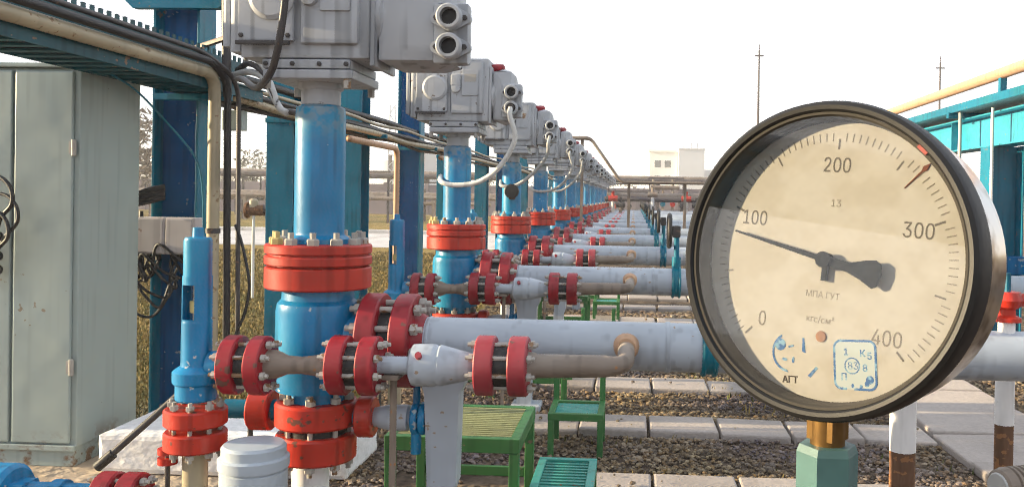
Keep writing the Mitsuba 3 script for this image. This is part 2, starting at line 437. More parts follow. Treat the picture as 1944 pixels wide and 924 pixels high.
wd, wdc = grass(2600, lambda y, u: -1.6 + 4.2 * u, 3.6, 9.0, 1.2, 0.01, 0.05, gcols + [[.09, .11, .03]])
keep = meshkit.noise(np.c_[wd.vertices[::3, 0] * 2.2, wd.vertices[::3, 1] * 2.2, np.full(len(wd.vertices) // 3, 4.)]) > .62
wd = trimesh.Trimesh(wd.vertices.reshape(-1, 3, 3)[keep].reshape(-1, 3), np.arange(3 * keep.sum()).reshape(-1, 3), process=False); wdc = wdc.reshape(-1, 3, 3)[keep].reshape(-1, 3)
structure('weeds', wd, 'grass_blade', False, 'stuff', 'small dry weeds growing in the gravel', 'weeds', color=wdc)
structure('road', trimesh.creation.box(bounds=[[-60, 24.0, -0.4], [-3.2, 32.5, 0.01]]), 'road_concrete')
for i in range(24):
    x0 = -40 + 1.5 * i
    part('road_kerb', 'kerb_stone', box(x0, x0 + 1.48, 32.55, 32.75, -0.1, 0.14, 0.02), 'kerb_concrete', False)
labels['road_kerb'] = {'kind': 'structure'}

# ------------------------------------------------------------------ motorised valves (13 of them in a row)
N_UNITS = 13
UX, UY0, DY = -1.21, 3.39, 2.69
unit_y = [UY0, 6.06, 8.78, 11.5] + [11.5 + 2.75 * i for i in range(1, N_UNITS - 3)]
PZ = 0.892   # pipe axis height


def disc_x(x0, x1, r, z, y=0.0, n=40, c=0.006, hole=0):
    L = x1 - x0
    return lathe([(0, 0), (r - c, 0), (r, c), (r, L - c), (r - c, L), (0, L)], n, (x0, y, z), X_AX)


def valve_proto(near, hx=-.05, hz=-.03):
    P = Proto()
    n = 48 if near else 24
    # body
    body = lathe([(0, .70), (.152, .70), (.156, .73), (.156, 1.0), (.15, 1.03), (.136, 1.045), (.132, 1.086), (0, 1.086)], n)
    lower = lathe([(0, .656), (.105, .656), (.105, .70), (0, .702)], n)
    outlet = rod((.13, 0, PZ), (.192, 0, PZ), .105, n)
    P.add('body', cat(body, lower, outlet), 'blue_paint')
    # bonnet flange
    P.add('bonnet_flange', lathe([(0, 1.087), (.192, 1.087), (.199, 1.093), (.199, 1.165), (.194, 1.17), (.17, 1.171), (.17, 1.176), (.194, 1.177), (.2, 1.182), (.2, 1.208), (.196, 1.213), (.186, 1.214), (.186, 1.219), (.196, 1.22), (.2, 1.224), (.2, 1.25), (.194, 1.256), (0, 1.256)], n), 'orange_red_paint')
    hb = hexbolt(.02, .024, .022)
    if near:
        hm, hy = mikit.ply(hb, 'bolt_metal', 30), mikit.ply(hb, 'bolt_yellow', 30)
        for i in range(12):
            a = 2 * math.pi * (i + .4) / 12
            P.add('bonnet_bolt', hy if i in (6, 7) else hm, None, M=mv(.163 * math.cos(a), .163 * math.sin(a), 1.2565))
    else:
        P.add('bolt_ring', ring(hb, 10, .163, (0, 0, 1.2565), Z_AX), 'bolt_metal')
    # riser
    P.add('riser', lathe([(0, 1.257), (.115, 1.257), (.115, 1.275), (.096, 1.29), (.094, 1.30), (.094, 1.74), (.091, 1.775), (.074, 1.785), (0, 1.785)], n), 'blue_paint')
    P.add('collar', lathe([(0, 1.785), (.074, 1.786), (.074, 1.84), (.084, 1.848), (.084, 1.868), (0, 1.868)], n), 'grey_paint')
    # outlet flange (the pipe carries the other half)
    P.add('outlet_flange', disc_x(.19, .262, .178, PZ, n=n), 'maroon_paint')
    sb = studbolt(.205, .022, .02)
    if near:
        sm = mikit.ply(sb, 'bolt_metal', 30)
        bolts(P, 'outlet_bolt', sm, 10, .142, (.292, 0, PZ), X_AX, .3)
    else:
        P.add('outlet_bolt_ring', ring(sb, 8, .142, (.292, 0, PZ), X_AX, .3), 'bolt_metal')
    P.add('outlet_gasket', rod((.262, 0, PZ), (.318, 0, PZ), .128, n), 'rubber')
    P.add('bottom_gasket', rod((0, 0, .531), (0, 0, .562), .118, n), 'rubber')
    # bottom flanges
    P.add('bottom_flange', lathe([(0, .562), (.148, .562), (.156, .57), (.156, .645), (.148, .655), (0, .655)], n), 'orange_red_paint')
    P.add('bottom_flange', lathe([(0, .43), (.144, .43), (.152, .438), (.152, .522), (.146, .531), (0, .531)], n), 'orange_red_paint')
    vb = studbolt(.23, .02, .018)
    if near:
        vm = mikit.ply(vb, 'bolt_metal', 30); bolts(P, 'bottom_bolt', vm, 8, .122, (0, 0, .543), Z_AX, .2)
    else:
        P.add('bottom_bolt_ring', ring(vb, 8, .122, (0, 0, .543), Z_AX, .2), 'bolt_metal')
    # side outlets between the bottom flanges
    P.add('side_flange', disc_x(-.255, -.17, .078, .61, n=n // 2 * 2), 'orange_red_paint')
    P.add('side_flange', disc_x(.165, .228, .078, .595, n=n // 2 * 2), 'orange_red_paint')
    P.add('side_pipe', rod((-.36, 0, .61), (-.255, 0, .61), .036, 20), 'teal_paint'); P.add('side_neck', rod((-.17, 0, .61), (-.1, 0, .61), .04, 20), 'teal_paint')
    P.add('drain_nozzle', cat(rod((.228, 0, .595), (.29, 0, .595), .036, 20, .05), rod((.29, 0, .595), (.36, 0, .595), .05, 20), rod((.36, 0, .595), (.40, 0, .595), .03, 16)), 'pipe_paint')
    P.add('side_neck', rod((.1, 0, .595), (.165, 0, .595), .04, 20), 'teal_paint')
    P.add('drain_valve', cat(disc_x(.375, .40, .062, .595, n=16), disc_x(.405, .43, .062, .595, n=16), rod((.39, 0, .60), (.39, 0, .72), .014, 12), rod((.39, 0, .46), (.39, 0, .60), .02, 12)), 'blue_paint')
    P.add('base_pipe', rod((-.02, 0, 0), (-.02, 0, .43), .07, n), 'white_paint')
    # actuator
    P.add('actuator', cat(box(-.25, .235, -.165, .165, 1.94, 2.36, .018), box(-.02, .2, -.19, .1, 1.99, 2.345, .02),
                          lathe([(0, 0), (.15, 0), (.15, .04), (.138, .05), (.138, .15), (.13, .17), (0, .17)], n, (.225, 0, 2.11), X_AX)), 'grey_paint')
    P.add('actuator__base_plate', cat(box(-.165, .165, -.165, .165, 1.905, 1.94, .006), box(-.16, .175, -.17, .17, 1.868, 1.902, .006)), 'grey_paint')
    P.add('actuator__end_cap', cat(box(-.30, -.25, -.15, .15, 1.96, 2.34, .025), box(-.335, -.30, -.13, .13, 1.985, 2.31, .02)), 'grey_paint')
    P.add('actuator__motor_cover', cat(box(-.25, -.04, -.192, -.165, 2.0, 2.34, .012), lathe([(0, 0), (.075, 0), (.085, .006), (.07, .016), (0, .018)], 32, (-.12, -.192, 2.16), (0, -1, 0))), 'grey_paint')
    P.add('actuator__motor_cover_foot', box(-.25, -.05, -.205, -.19, 1.985, 2.0, .003), 'dark_steel')
    P.add('actuator__nameplate_cover', box(.06, .17, -.199, -.19, 2.11, 2.28, .003), 'grey_paint')
    P.add('actuator__display_hood', cat(lathe([(0, 0), (.034, 0), (.03, .02), (0, .022)], 20, (.02, -.19, 2.16), (0, -1, 0)), box(-.012, .052, -.215, -.19, 2.17, 2.25, .01)), 'grey_paint')
    P.add('actuator__terminal_head', cat(box(.236, .45 + hx, -.148, .13, 1.945 + .3 * hz, 2.30, .075), box(.232, .25, -.155, .14, 1.94 + .3 * hz, 2.31, .006), box(.44 + hx - .07, .44 + hx + .065, -.166, -.10, 2.0 + hz, 2.225 + hz, .02)), 'grey_paint')
    for z in (2.06 + hz, 2.165 + hz):
        ear = prism(Polygon(np.vstack([Point(-.052, 0).buffer(.022).exterior.coords])).union(Point(.052, 0).buffer(.022)).union(Point(0, 0).buffer(.046)).convex_hull, .03)
        ear.apply_translation([.44 + hx, -.165, z])
        hub = lathe([(.034, 0), (.046, 0), (.046, .05), (.041, .055), (.031, .055), (.031, .0), (.034, 0)], 28, (.44 + hx, -.17, z), (0, -1, 0))
        P.add('actuator__cable_port', cat(ear, hub), 'grey_paint')
        P.add('actuator__port_mouth', rod((.44 + hx, -.16, z), (.44 + hx, -.19, z), .0305, 24), 'rubber')
        for ex in (.388 + hx, .492 + hx):
            P.add('actuator__ear_bolt', rod((ex, -.18, z), (ex, -.19, z), .01, 6), 'dark_steel')
    P.add('actuator__selector_knob', cat(rod((.27, -.02, 2.22), (.27, -.02, 2.29), .025, 20), lathe([(0, 0), (.04, 0), (.052, .012), (.052, .045), (.04, .06), (0, .065)], 12, (.27, -.02, 2.28), (.0, -.25, 1))), 'maroon_paint')
    P.add('actuator__nameplate', box(.075, .155, -.2005, -.199, 2.2, 2.25), 'bolt_metal')
    if near:
        cs = mikit.ply(lathe([(0, 0), (.009, 0), (.009, .007), (0, .009)], 6), 'dark_steel', 30)
        for x, z in ((-.232, 2.02), (-.058, 2.02), (-.232, 2.32), (-.058, 2.32)):
            F = frame_to((0, -1, 0)); F[:3, 3] = (x, -.192, z); P.add('actuator__cover_screw', cs, None, M=F)
        for x in (-.15, -.05, .05, .15):
            F = frame_to((0, -1, 0)); F[:3, 3] = (x, -.165, 1.922); P.add('actuator__plate_bolt', cs, None, M=F)
        for x in (-.15, .15):
            for y in (-.15, .15):
                P.add('actuator__base_bolt', cat(rod((x, y, 1.835), (x, y, 1.868), .014, 6)), 'bolt_metal')
    return P


def pipe_proto(near, x_end):
    P = Proto(); n = 48 if near else 24
    P.add('pipe', cat(rod((.388, 0, PZ), (x_end, 0, PZ), .0915, n)), 'pipe_paint')
    P.add('flange', lathe([(0, 0), (.172, 0), (.178, .006), (.178, .066), (.172, .072), (.115, .073), (.093, .11), (0, .11)], n, (.318, 0, PZ), X_AX), 'maroon_paint')
    weld = lathe([(.091, -.012), (.0955, -.006), (.0955, .006), (.091, .012)], n)
    wm = weld.copy(); wm.apply_transform(frame_to(X_AX)); wm.apply_translation((1.345, 0, PZ))
    P.add('weld_seam', wm, 'pipe_paint')
    w2 = lathe([(.091, -.007), (.0945, -.003), (.0945, .003), (.091, .007)], n); w2.apply_transform(frame_to(X_AX)); w2.apply_translation((.44, 0, PZ))
    P.add('weld_seam', w2, 'pipe_paint')
    # line valve with an upright stem and a handwheel
    vx = 1.5
    P.add('line_valve', cat(disc_x(vx - .03, vx - .012, .108, PZ, n=n), disc_x(vx + .012, vx + .03, .108, PZ, n=n), lathe([(0, 0), (.098, 0), (.098, .024), (0, .024)], n, (vx - .012, 0, PZ), X_AX),
                            rod((vx, 0, PZ + .09), (vx, 0, PZ + .17), .03, 20), rod((vx, 0, PZ + .15), (vx, 0, PZ + .30), .018, 16)), 'teal_paint')
    P.add('line_valve__gearbox', cat(box(vx - .03, vx + .025, -.03, .03, PZ + .30, PZ + .38, .01), rod((vx - .06, 0, PZ + .345), (vx - .03, 0, PZ + .345), .014, 12)), 'dark_steel')
    w = trimesh.creation.torus(.105, .016, 32, 10); w.apply_transform(frame_to(X_AX)); w.apply_translation((vx - .05, 0, PZ + .345))
    sp = [rod((vx - .05, 0, PZ + .345), (vx - .05, .105 * math.cos(a), PZ + .345 + .105 * math.sin(a)), .011, 8) for a in (.5, 2.07, 3.64, 5.21)]
    P.add('handwheel', cat(w, *sp, rod((vx - .065, 0, PZ + .345), (vx - .035, 0, PZ + .345), .028, 14)), 'rubber')
    return P


def bypass_proto(near):
    """small bore line in front of the pipe; local x from the unit's axis, y = -0.29"""
    P = Proto(); n = 32 if near else 16; y = -.29
    zl = lambda x: .836 + .028 * (x + .225) / 1.18 * 1.0
    def pair(x0, x1, r, mt):
        t = (x1 - x0) * .36; z = zl((x0 + x1) / 2)
        P.add('flange', disc_x(x0, x0 + t, r, z, y, n, .005), mt); P.add('flange', disc_x(x1 - t, x1, r, z, y, n, .005), mt)
        b = studbolt((x1 - x0) + .006, .0145, .012)
        if near:
            bolts(P, 'bolt', mikit.ply(b, 'bolt_metal', 30), 8, r * .76, ((x0 + x1) / 2, y, z), X_AX, .37)
        else:
            P.add('bolt_ring', ring(b, 6, r * .76, ((x0 + x1) / 2, y, z), X_AX, .37), 'bolt_metal')
        P.add('gasket', rod((x0 + t, y, z), (x1 - t, y, z), r * .74, n), 'rubber')
    pair(-.222, -.072, .104, 'maroon_paint')
    pair(.158, .325, .104, 'maroon_paint')
    pair(.672, .852, .104, 'maroon_paint')
    P.add('reducer', lathe([(0, 0), (.052, 0), (.05, .03), (.033, .07), (.03, .12), (.036, .17), (.047, .205), (.047, .23), (0, .23)], n, (-.072, y, zl(0.04)), X_AX), 'brown_pipe')
    P.add('stub_pipe', rod((.325, y, zl(.4)), (.45, y, zl(.45)), .031, n), 'pipe_paint')
    P.add('check_valve', lathe([(0, 0), (.05, 0), (.072, .012), (.074, .03), (.074, .085), (.068, .1), (.072, .11), (.045, .22), (.038, .24), (0, .24)], n, (.435, y, zl(.55)), X_AX), 'pipe_paint')
    P.add('check_valve__plug', cat(rod((.48, y - .06, zl(.5) + .04), (.48, y - .075, zl(.5) + .05), .012, 8)), 'maroon_paint')
    pth = bend([(.85, y, zl(.85) + .0), (1.19, y, zl(1.18) - .0), (1.19, -.06, PZ + .012)], .07, 8)
    P.add('return_pipe', cat(tube(pth, [.042, .033, .031, .031, .031], n=20, smooth=False), lathe([(0, 0), (.05, 0), (.044, .03), (0, .03)], n, (.85, y, zl(.85)), X_AX)), 'brown_pipe')
    P.add('return_pipe__saddle', lathe([(0, 0), (.05, 0), (.042, .02), (.034, .03), (0, .03)], 24, (1.19, -.085, PZ + .012), (0, -1, 0)), 'tan_pipe')
    P.add('support_rod', cat(rod((.372, y + .02, 0), (.372, y + .02, zl(.37)), .0125, 12), box(.345, .40, y - .035, y + .075, zl(.37) - .045, zl(.37) - .031)), 'brown_pipe')
    return P


def angle_valve_proto(near):
    """slim blue relief valve at the left end of the small-bore line"""
    P = Proto(); n = 36 if near else 18; x, y = -.333, -.29
    P.add('cap', lathe([(0, 1.146), (.047, 1.146), (.048, 1.15), (.048, 1.275), (.043, 1.285), (.02, 1.288), (.018, 1.32), (0, 1.322)], n, (x, y, 0)), 'blue_paint')
    # yoke: a tube with a window on the near side
    out = m3.CrossSection.circle(.0505, n); inn = m3.CrossSection.circle(.040, n)
    yk = (out - inn).extrude(.16)
    yk = yk - m3.Manifold.cube((.05, .2, .122), True).translate((-.012, -.06, .068))
    yk = yk.to_mesh(); ym = trimesh.Trimesh(yk.vert_properties[:, :3], yk.tri_verts, process=False); ym.apply_translation((x, y, .99))
    P.add('yoke', ym, 'blue_paint', 25)
    P.add('stem', rod((x, y, .98), (x, y, 1.15), .015, 14), 'bolt_metal')
    P.add('stem__spring_seat', rod((x, y, 1.02), (x, y, 1.06), .025, 14), 'bolt_yellow')
    P.add('body', lathe([(0, .71), (.066, .71), (.07, .716), (.07, .765), (.078, .772), (.08, .778), (.08, .812), (.072, .82), (.054, .832), (.052, .85), (.0515, .985), (.0505, .99), (0, .99)], n, (x, y, 0)), 'blue_paint')
    P.add('outlet', cat(rod((x + .05, y, .834), (x + .115, y, .834), .05, 20)), 'blue_paint')
    P.add('flange', lathe([(0, .622), (.1, .622), (.107, .628), (.107, .677), (.101, .683), (0, .683)], n, (x, y, 0)), 'orange_red_paint')
    P.add('flange', lathe([(0, .537), (.101, .537), (.107, .543), (.107, .596), (.101, .602), (0, .602)], n, (x, y, 0)), 'orange_red_paint')
    b = studbolt(.155, .015, .012)
    if near:
        bolts(P, 'bolt', mikit.ply(b, 'bolt_metal', 30), 8, .082, (x, y, .61), Z_AX, .3)
    else:
        P.add('bolt_ring', ring(b, 6, .082, (x, y, .61), Z_AX, .3), 'bolt_metal')
    P.add('inlet_pipe', rod((x, y, 0), (x, y, .54), .043, n), 'conduit_metal')
    P.add('drain_flange', cat(lathe([(0, .485), (.034, .485), (.034, .508), (0, .508)], 20, (x - .09, y - .02, 0)), lathe([(0, .52), (.034, .52), (.034, .54), (0, .54)], 20, (x - .09, y - .02, 0))), 'orange_red_paint')
    P.add('drain_tube', cat(rod((x - .09, y - .02, .0), (x - .09, y - .02, .60), .009, 10)), 'dark_steel')
    return P


def support_proto(near):
    P = Proto()
    poly = [(-.062, 0), (.035, 0), (.035, .30), (.055, .36), (.062, .70), (.085, .745), (.085, .79), (-.085, .79), (-.085, .745), (-.07, .70), (-.055, .36), (-.062, .3)]
    m = prism(poly, .10); m.apply_translation((.50, .0, 0))
    P.add('column', m, 'pipe_paint', False)
    if near:
        P.add('footplate', box(.40, .60, -.1, .1, 0, .05, .01), 'pipe_paint', False)
    return P


vp_first, vp_near, vp_far = valve_proto(True, .095, -.075), valve_proto(True), valve_proto(False)
pp_near, pp_far = pipe_proto(True, 4.6), pipe_proto(False, 4.6)
bp_near, bp_far = bypass_proto(True), bypass_proto(False)
ap_near, ap_far = angle_valve_proto(True), angle_valve_proto(False)
sp_near, sp_far = support_proto(True), support_proto(False)
EXTRA = ['its top cut off', 'white cable loop below', 'dark dial on its riser']
for i, yy in enumerate(unit_y):
    near = i < 2; o = ORD[i]; M = mv(UX, yy, 0)
    k = thing('motorised_valve', f'{o} blue valve with grey actuator in the row' + (', ' + EXTRA[i] if i < 3 else ''), 'valve', 'motorised valves in a row')
    (vp_first if i == 0 else vp_near if near else vp_far).place(k, M)
    k = thing('gas_pipeline', f'{o} pale grey horizontal gas pipe crossing to the right from the row of valves', 'pipe', 'grey gas pipes')
    (pp_near if near else pp_far).place(k, M)
    k = thing('bypass_line', f'{o} thin line with red flange pairs running in front of the grey pipe', 'pipe', 'small-bore bypass lines')
    (bp_near if near else bp_far).place(k, M)
    k = thing('relief_valve', f'{o} slim blue upright valve with slotted yoke left of the big valve', 'valve', 'slim blue relief valves')
    (ap_near if near else ap_far).place(k, M)
    k = thing('pipe_support', f'{o} pale grey flat support column under the grey pipe', 'support', 'pipe support columns')
    (sp_near if near else sp_far).place(k, M)
    if i > 0 and i < 5:
        if i % 2:
            pts = [(.39, -.23, 2.03), (.39, -.25, 1.97), (.42, -.22, 1.82), (.31, -.16, 1.64), (.16, -.12, 1.54), (.0, -.105, 1.52), (-.09, -.09, 1.54), (-.12, 0.02, 1.58)]
        else:
            pts = [(.39, -.23, 2.03), (.38, -.26, 1.96), (.36, -.22, 1.84), (.22, -.16, 1.67), (.06, -.13, 1.56), (-.08, -.115, 1.55), (-.11, 0.0, 1.6)]
        pts = [(a + UX, b + yy, c) for a, b, c in pts]
        k = thing('cable_loop', f'{"white" if i == 1 else "grey"} cable looping from the actuator of the {o} valve to its riser', 'cable', 'cable loops on actuators')
        part(k, 'sheath', tube(pts, .017, 10), 'cable_white' if i == 1 else 'cable_grey', True)
        part(k, 'gland', rod(np.array(pts[0]) + [0, .05, 0], np.array(pts[0]) - [0, .01, 0], .026, 12), 'dark_steel')

k = thing('dial_indicator', 'small black dial on the blue riser of the third valve', 'gauge')
part(k, 'case', cat(rod((UX + .02, unit_y[2] - .12, 1.50), (UX + .02, unit_y[2] - .17, 1.50), .07, 24, c=.008)), 'rubber')
part(k, 'bracket', box(UX - .01, UX + .05, unit_y[2] - .125, unit_y[2] - .09, 1.42, 1.55, .004), 'dark_steel')

# cables of the nearest actuator
k = thing('power_cable', 'thick grey cable curving down in front of the nearest grey actuator', 'cable')
part(k, 'sheath', tube([(-1.235, 3.12, 2.5), (-1.235, 3.1, 2.25), (-1.243, 3.1, 2.11), (-1.265, 3.11, 1.98), (-1.305, 3.15, 1.89), (-1.37, 3.22, 1.845), (-1.5, 3.45, 1.86), (-1.75, 3.9, 1.95), (-2.1, 4.6, 2.04)], .0135, 10), 'dark_steel', True)

# white-capped vessel in front of the nearest valve
k = thing('capped_cylinder', 'white grey cylinder with a stepped cap standing below the nearest red flanges', 'cylinder')
cx, cy = -1.30, 3.03
part(k, 'shell', lathe([(0, 0), (.113, 0), (.113, .49), (.108, .494), (.108, .5), (0, .5)], 48, (cx, cy, 0)), 'white_plastic')
part(k, 'cap', lathe([(0, .5), (.117, .5), (.119, .505), (.119, .535), (.113, .54), (.108, .541), (.108, .572), (.1, .582), (.06, .584), (0, .585)], 48, (cx, cy, 0)), 'white_plastic')

# blue line with flanges at the lower left corner
k = thing('drain_line', 'blue pipe with maroon flange pair and big hexagonal blue cap in the lower left corner', 'pipe')
zc = .40; yl = 2.95
part(k, 'pipe', cat(rod((-2.05, yl, zc), (-1.79, yl, zc), .047, 24), rod((-1.96, yl, zc), (-1.92, yl, zc), .058, 24)), 'blue_paint')
part(k, 'cap', cat(lathe([(0, 0), (.11, 0), (.125, .015), (.125, .09), (.11, .105), (0, .105)], 40, (-2.2, yl, zc - .02), X_AX), lathe([(0, 0), (.08, 0), (.08, .05), (0, .05)], 6, (-2.095, yl, zc - .02), X_AX), rod((-2.6, yl, zc - .02), (-2.2, yl, zc - .02), .1, 32)), 'blue_paint')
for x0 in (-1.80, -1.715):
    part(k, 'flange', disc_x(x0, x0 + .065, .09, zc, yl, 36), 'maroon_paint')
part(k, 'outlet_pipe', rod((-1.65, yl, zc), (-1.60, yl, zc), .04, 20), 'brown_pipe')
sbp = mikit.ply(studbolt(.16, .014, .012), 'bolt_metal', 30)
F = frame_to(X_AX); F[:3, 3] = (-1.725, yl, zc)
for i in range(8):
    a = 2 * math.pi * (i + .3) / 8
    part(k, 'bolt', sbp, None, M=F @ mv(.068 * math.cos(a), .068 * math.sin(a), 0))
for x in (-2.3, -1.62):
    part(k, 'stand', box(x - .03, x + .03, yl - .03, yl + .03, 0, zc - .03), 'blue_paint', False)

# concrete plinth and lever bar
k = thing('concrete_plinth', 'rough white painted concrete block beside the cabinet behind the slim blue valve', 'concrete block')
pl = box(-2.72, -1.42, 4.42, 4.98, 0, .205, .03); pl = pl.subdivide_to_size(.06); pv = pl.vertices
pl.vertices = pv + .018 * (meshkit.fbm(pv * 9, 3)[:, None] - .5) * np.array([1, 1, .8])
part(k, 'block', pl, 'white_concrete', 40)
k = thing('lever_bar', 'dark slanting steel lever leaning over the white concrete block', 'lever')
part(k, 'rod', tube([(-2.36, 3.87, .225), (-1.98, 4.0, .60), (-1.93, 4.02, .66)], .016, 10), 'dark_steel', True)
part(k, 'grip', rod((-2.375, 3.867, .21), (-2.31, 3.885, .27), .023, 12), 'rubber')
part(k, 'foot', tube([(-1.93, 4.02, .66), (-1.90, 4.03, .68), (-1.80, 4.1, .675), (-1.78, 4.12, .0)], .013, 8), 'dark_steel', True)

# ------------------------------------------------------------------ cabinet
k = thing('metal_cabinet', 'tall grey green steel cabinet with double door at the left edge', 'cabinet')
cx0, cx1, cy0, cy1 = -3.78, -2.885, 4.5, 5.08
part(k, 'carcass', cat(box(cx0, cx1, cy0 + .02, cy1, .1, 2.075, .006)), 'cabinet_paint', False)
part(k, 'roof', box(cx0 - .012, cx1 + .012, cy0 - .012, cy1 + .012, 2.077, 2.1, .005), 'cabinet_paint', False)
part(k, 'plinth', box(cx0 + .02, cx1 - .01, cy0 + .015, cy1 - .02, 0, .1, .004), 'cabinet_paint', False)
dl = part(k, 'door', box(-3.225, -2.915, cy0 - .002, cy0 + .018, .125, 2.06, .006), 'cabinet_paint', False)
dl2 = part(k, 'door', box(-3.76, -3.243, cy0 - .002, cy0 + .018, .125, 2.06, .006), 'cabinet_paint', False)
for z in (.48, 1.62):
    part(k, 'hinge', cat(rod((-2.905, cy0 - .004, z), (-2.905, cy0 - .004, z + .085), .012, 14, c=.002), box(-2.93, -2.905, cy0 - .008, cy0 - .002, z + .01, z + .075)), 'bolt_metal')
part(k, 'sill', box(cx0, cx1, cy0 - .006, cy0 + .019, .085, .115, .004), 'cabinet_paint', False)
k = thing('cable_bundle', 'black cables hanging in loops in front of the cabinet at the left edge', 'cable')
for j, (dx, r_, zz) in enumerate(((0, .011, 1.42), (.03, .009, 1.33), (-.02, .01, 1.25))):
    part(k, 'cable', tube([(-3.5, 4.42, zz + .06), (-3.27 + dx, 4.4, zz + .09), (-3.165 + dx, 4.38, zz + .04), (-3.15 + dx, 4.38, zz - .05), (-3.22 + dx, 4.4, zz - .12), (-3.29, 4.42, zz - .22), (-3.5, 4.44, zz - .24)], r_, 8), 'rubber', True)
for zz in (1.20, 1.10, 1.03):
    part(k, 'clamp', rod((-3.36, 4.43, zz), (-3.235, 4.41, zz), .024, 12), 'rubber')

# ------------------------------------------------------------------ pipe-rack columns
COLS = [(5.56, 0), (7.25, 1), (9.05, 1), (11.35, 0), (13.5, 1), (16.7, 1), (19.5, 0), (23, 1), (27, 0), (31, 1), (35, 0)]
for i, (yc, rot) in enumerate(COLS):
    o = ORD[i]
    k = thing('steel_column', f'{o} blue steel I-beam column of the cable rack left of the valves', 'column', 'blue rack columns')
    w, hh = .14, 3.1
    M = mv(-2.87, yc, 0) @ (trimesh.transformations.rotation_matrix(math.pi / 2, Z_AX) if rot else np.eye(4))
    for s in (-1, 1):
        part(k, 'flange', box(s * w - .008, s * w + .008, -.11, .11, .02, hh, .002), 'teal_paint', False, M=M)
    part(k, 'web', box(-w + .008, w - .008, -.006, .006, .02, hh), 'deep_blue_paint', False, M=M)
    part(k, 'base_plate', box(-.2, .2, -.17, .17, 0, .02, .003), 'teal_paint', False, M=M)
    if i < 2:
        ar = prism([(-.30, 2.63), (-.24, 2.57), (.30, 2.57), (.34, 2.60), (.34, 2.74), (-.30, 2.74)], .06); ar.apply_translation((-2.87, yc - .16, 0))
        part(k, 'bracket_arm', ar, 'teal_paint', False)
    if i < 6:
        part(k, 'tray_bracket', box(-2.99, -2.50, yc - .16, yc - .12, 2.01, 2.05, .003), 'teal_paint', False)

# cable tray along the columns
k = thing('cable_tray', 'long teal perforated cable tray running along the blue columns with cables in it', 'cable tray')
tx0, tx1, tz, ty0, ty1 = -2.86, -2.53, 2.055, 1.2, 5.95
for xs in (tx0, tx1):
    holes = []
    side = box(xs - .004, xs + .004, ty0, ty1, tz, tz + .07)
    part(k, 'side_rail', side, 'tray_paint', False)
    part(k, 'rail_lip', box(xs - (.004 if xs == tx1 else .024), xs + (.024 if xs == tx1 else .004), ty0, ty1, tz + .0705, tz + .076), 'tray_paint', False)
rung = mikit.ply(box(tx0 + .004, tx1 - .004, -.028, .028, tz + .002, tz + .012), 'tray_paint', False)
y = ty0 + .05
while y < ty1:
    part(k, 'rung', rung, None, M=mv(0, y, 0)); y += .145
for j in range(7):
    xx = tx0 + .04 + .042 * j; r_ = .014 + .006 * rng.uniform()
    ys = np.arange(1.2, 36.1, .9)
    pts = np.c_[xx + .012 * rng.normal(size=len(ys)), ys, tz + .014 + r_ + .02 * rng.uniform(0, 1, len(ys)) * (j % 3)]
    kk = thing('tray_cable', f'{ORD[6 - j]} black power cable across the teal cable tray counted from the valves', 'cable', 'cables in the tray')
    scene[kk] = mikit.ply(tube(pts, r_, 7, 3), 'rubber', True)
kk = thing('upper_cable_tray', 'second teal tray with a ragged upper edge behind the cable tray at the top left', 'cable tray')
part(kk, 'side_rail', box(-2.90, -2.89, 1.2, 5.9, 2.19, 2.30), 'tray_paint', False)
part(kk, 'side_rail', box(-2.63, -2.62, 1.2, 5.9, 2.19, 2.30), 'tray_paint', False)
tg = mikit.ply(box(-2.89, -2.63, -.02, .02, 2.195, 2.205), 'tray_paint', False)
tie = mikit.ply(box(-.006, .006, -.012, .012, 0, .035), 'tray_paint', False)
y = 1.25
while y < 5.8:
    part(kk, 'rung', tg, None, M=mv(0, y, 0))
    part(kk, 'edge_clip', tie, None, M=mv(-2.625, y, 2.30)); part(kk, 'edge_clip', tie, None, M=mv(-2.625, y + .07, 2.298)); y += .14
part(kk, 'cable', tube([(-2.76 + .02 * math.sin(q * 2.1), q, 2.24) for q in np.arange(1.2, 14, .8)], .03, 8, 3), 'rubber', True)

for j, (xx, zz, r_, m_) in enumerate(((-2.56, 2.035, .028, 'conduit_metal'), (-2.64, 2.09, .022, 'brown_pipe'), (-2.70, 2.02, .02, 'dark_steel'), (-2.585, 2.15, .016, 'conduit_metal'))):
    k = thing('row_conduit', ['lowest brown conduit running along the columns behind the valves', 'reddish brown conduit above the lowest one along the columns', 'thin dark conduit nearest the columns behind the valves', 'uppermost thin brown conduit along the columns behind the valves'][j], 'pipe', 'conduits along the columns')
    yy = np.arange(5.6, 36.5, 1.1)
    part(k, 'pipe', tube(np.c_[xx + .012 * rng.normal(size=len(yy)), yy, zz + .014 * rng.normal(size=len(yy))], r_, 9, 3), m_, True)

# conduit that bends down to the ground, with a dark cable beside it
k = thing('steel_conduit', 'brown steel conduit along the tray bending straight down beside the nearest column', 'pipe')
part(k, 'pipe', tube(bend([(-6, 1.6, 2.145), (-2.5, 1.6, 2.145), (-2.5, 5.2, 2.145), (-2.5, 5.2, 0.0)], .12, 8), .036, 18, smooth=False), 'conduit_metal', True)
part(k, 'clamp', cat(lathe([(.037, 0), (.043, 0), (.043, .03), (.037, .03)], 18, (-2.5, 5.2, 1.2))), 'dark_steel')
k = thing('black_riser_cable', 'thick black cable dropping beside the brown conduit', 'cable')
part(k, 'sheath', tube(bend([(-6, 1.7, 2.2), (-2.46, 1.7, 2.2), (-2.46, 5.1, 2.2), (-2.445, 5.25, 2.1), (-2.435, 5.26, .4)], .14, 8), .022, 10, smooth=False), 'rubber', True)
k = thing('grey_riser_cable', 'thinner dark grey cable hanging right of the brown conduit', 'cable')
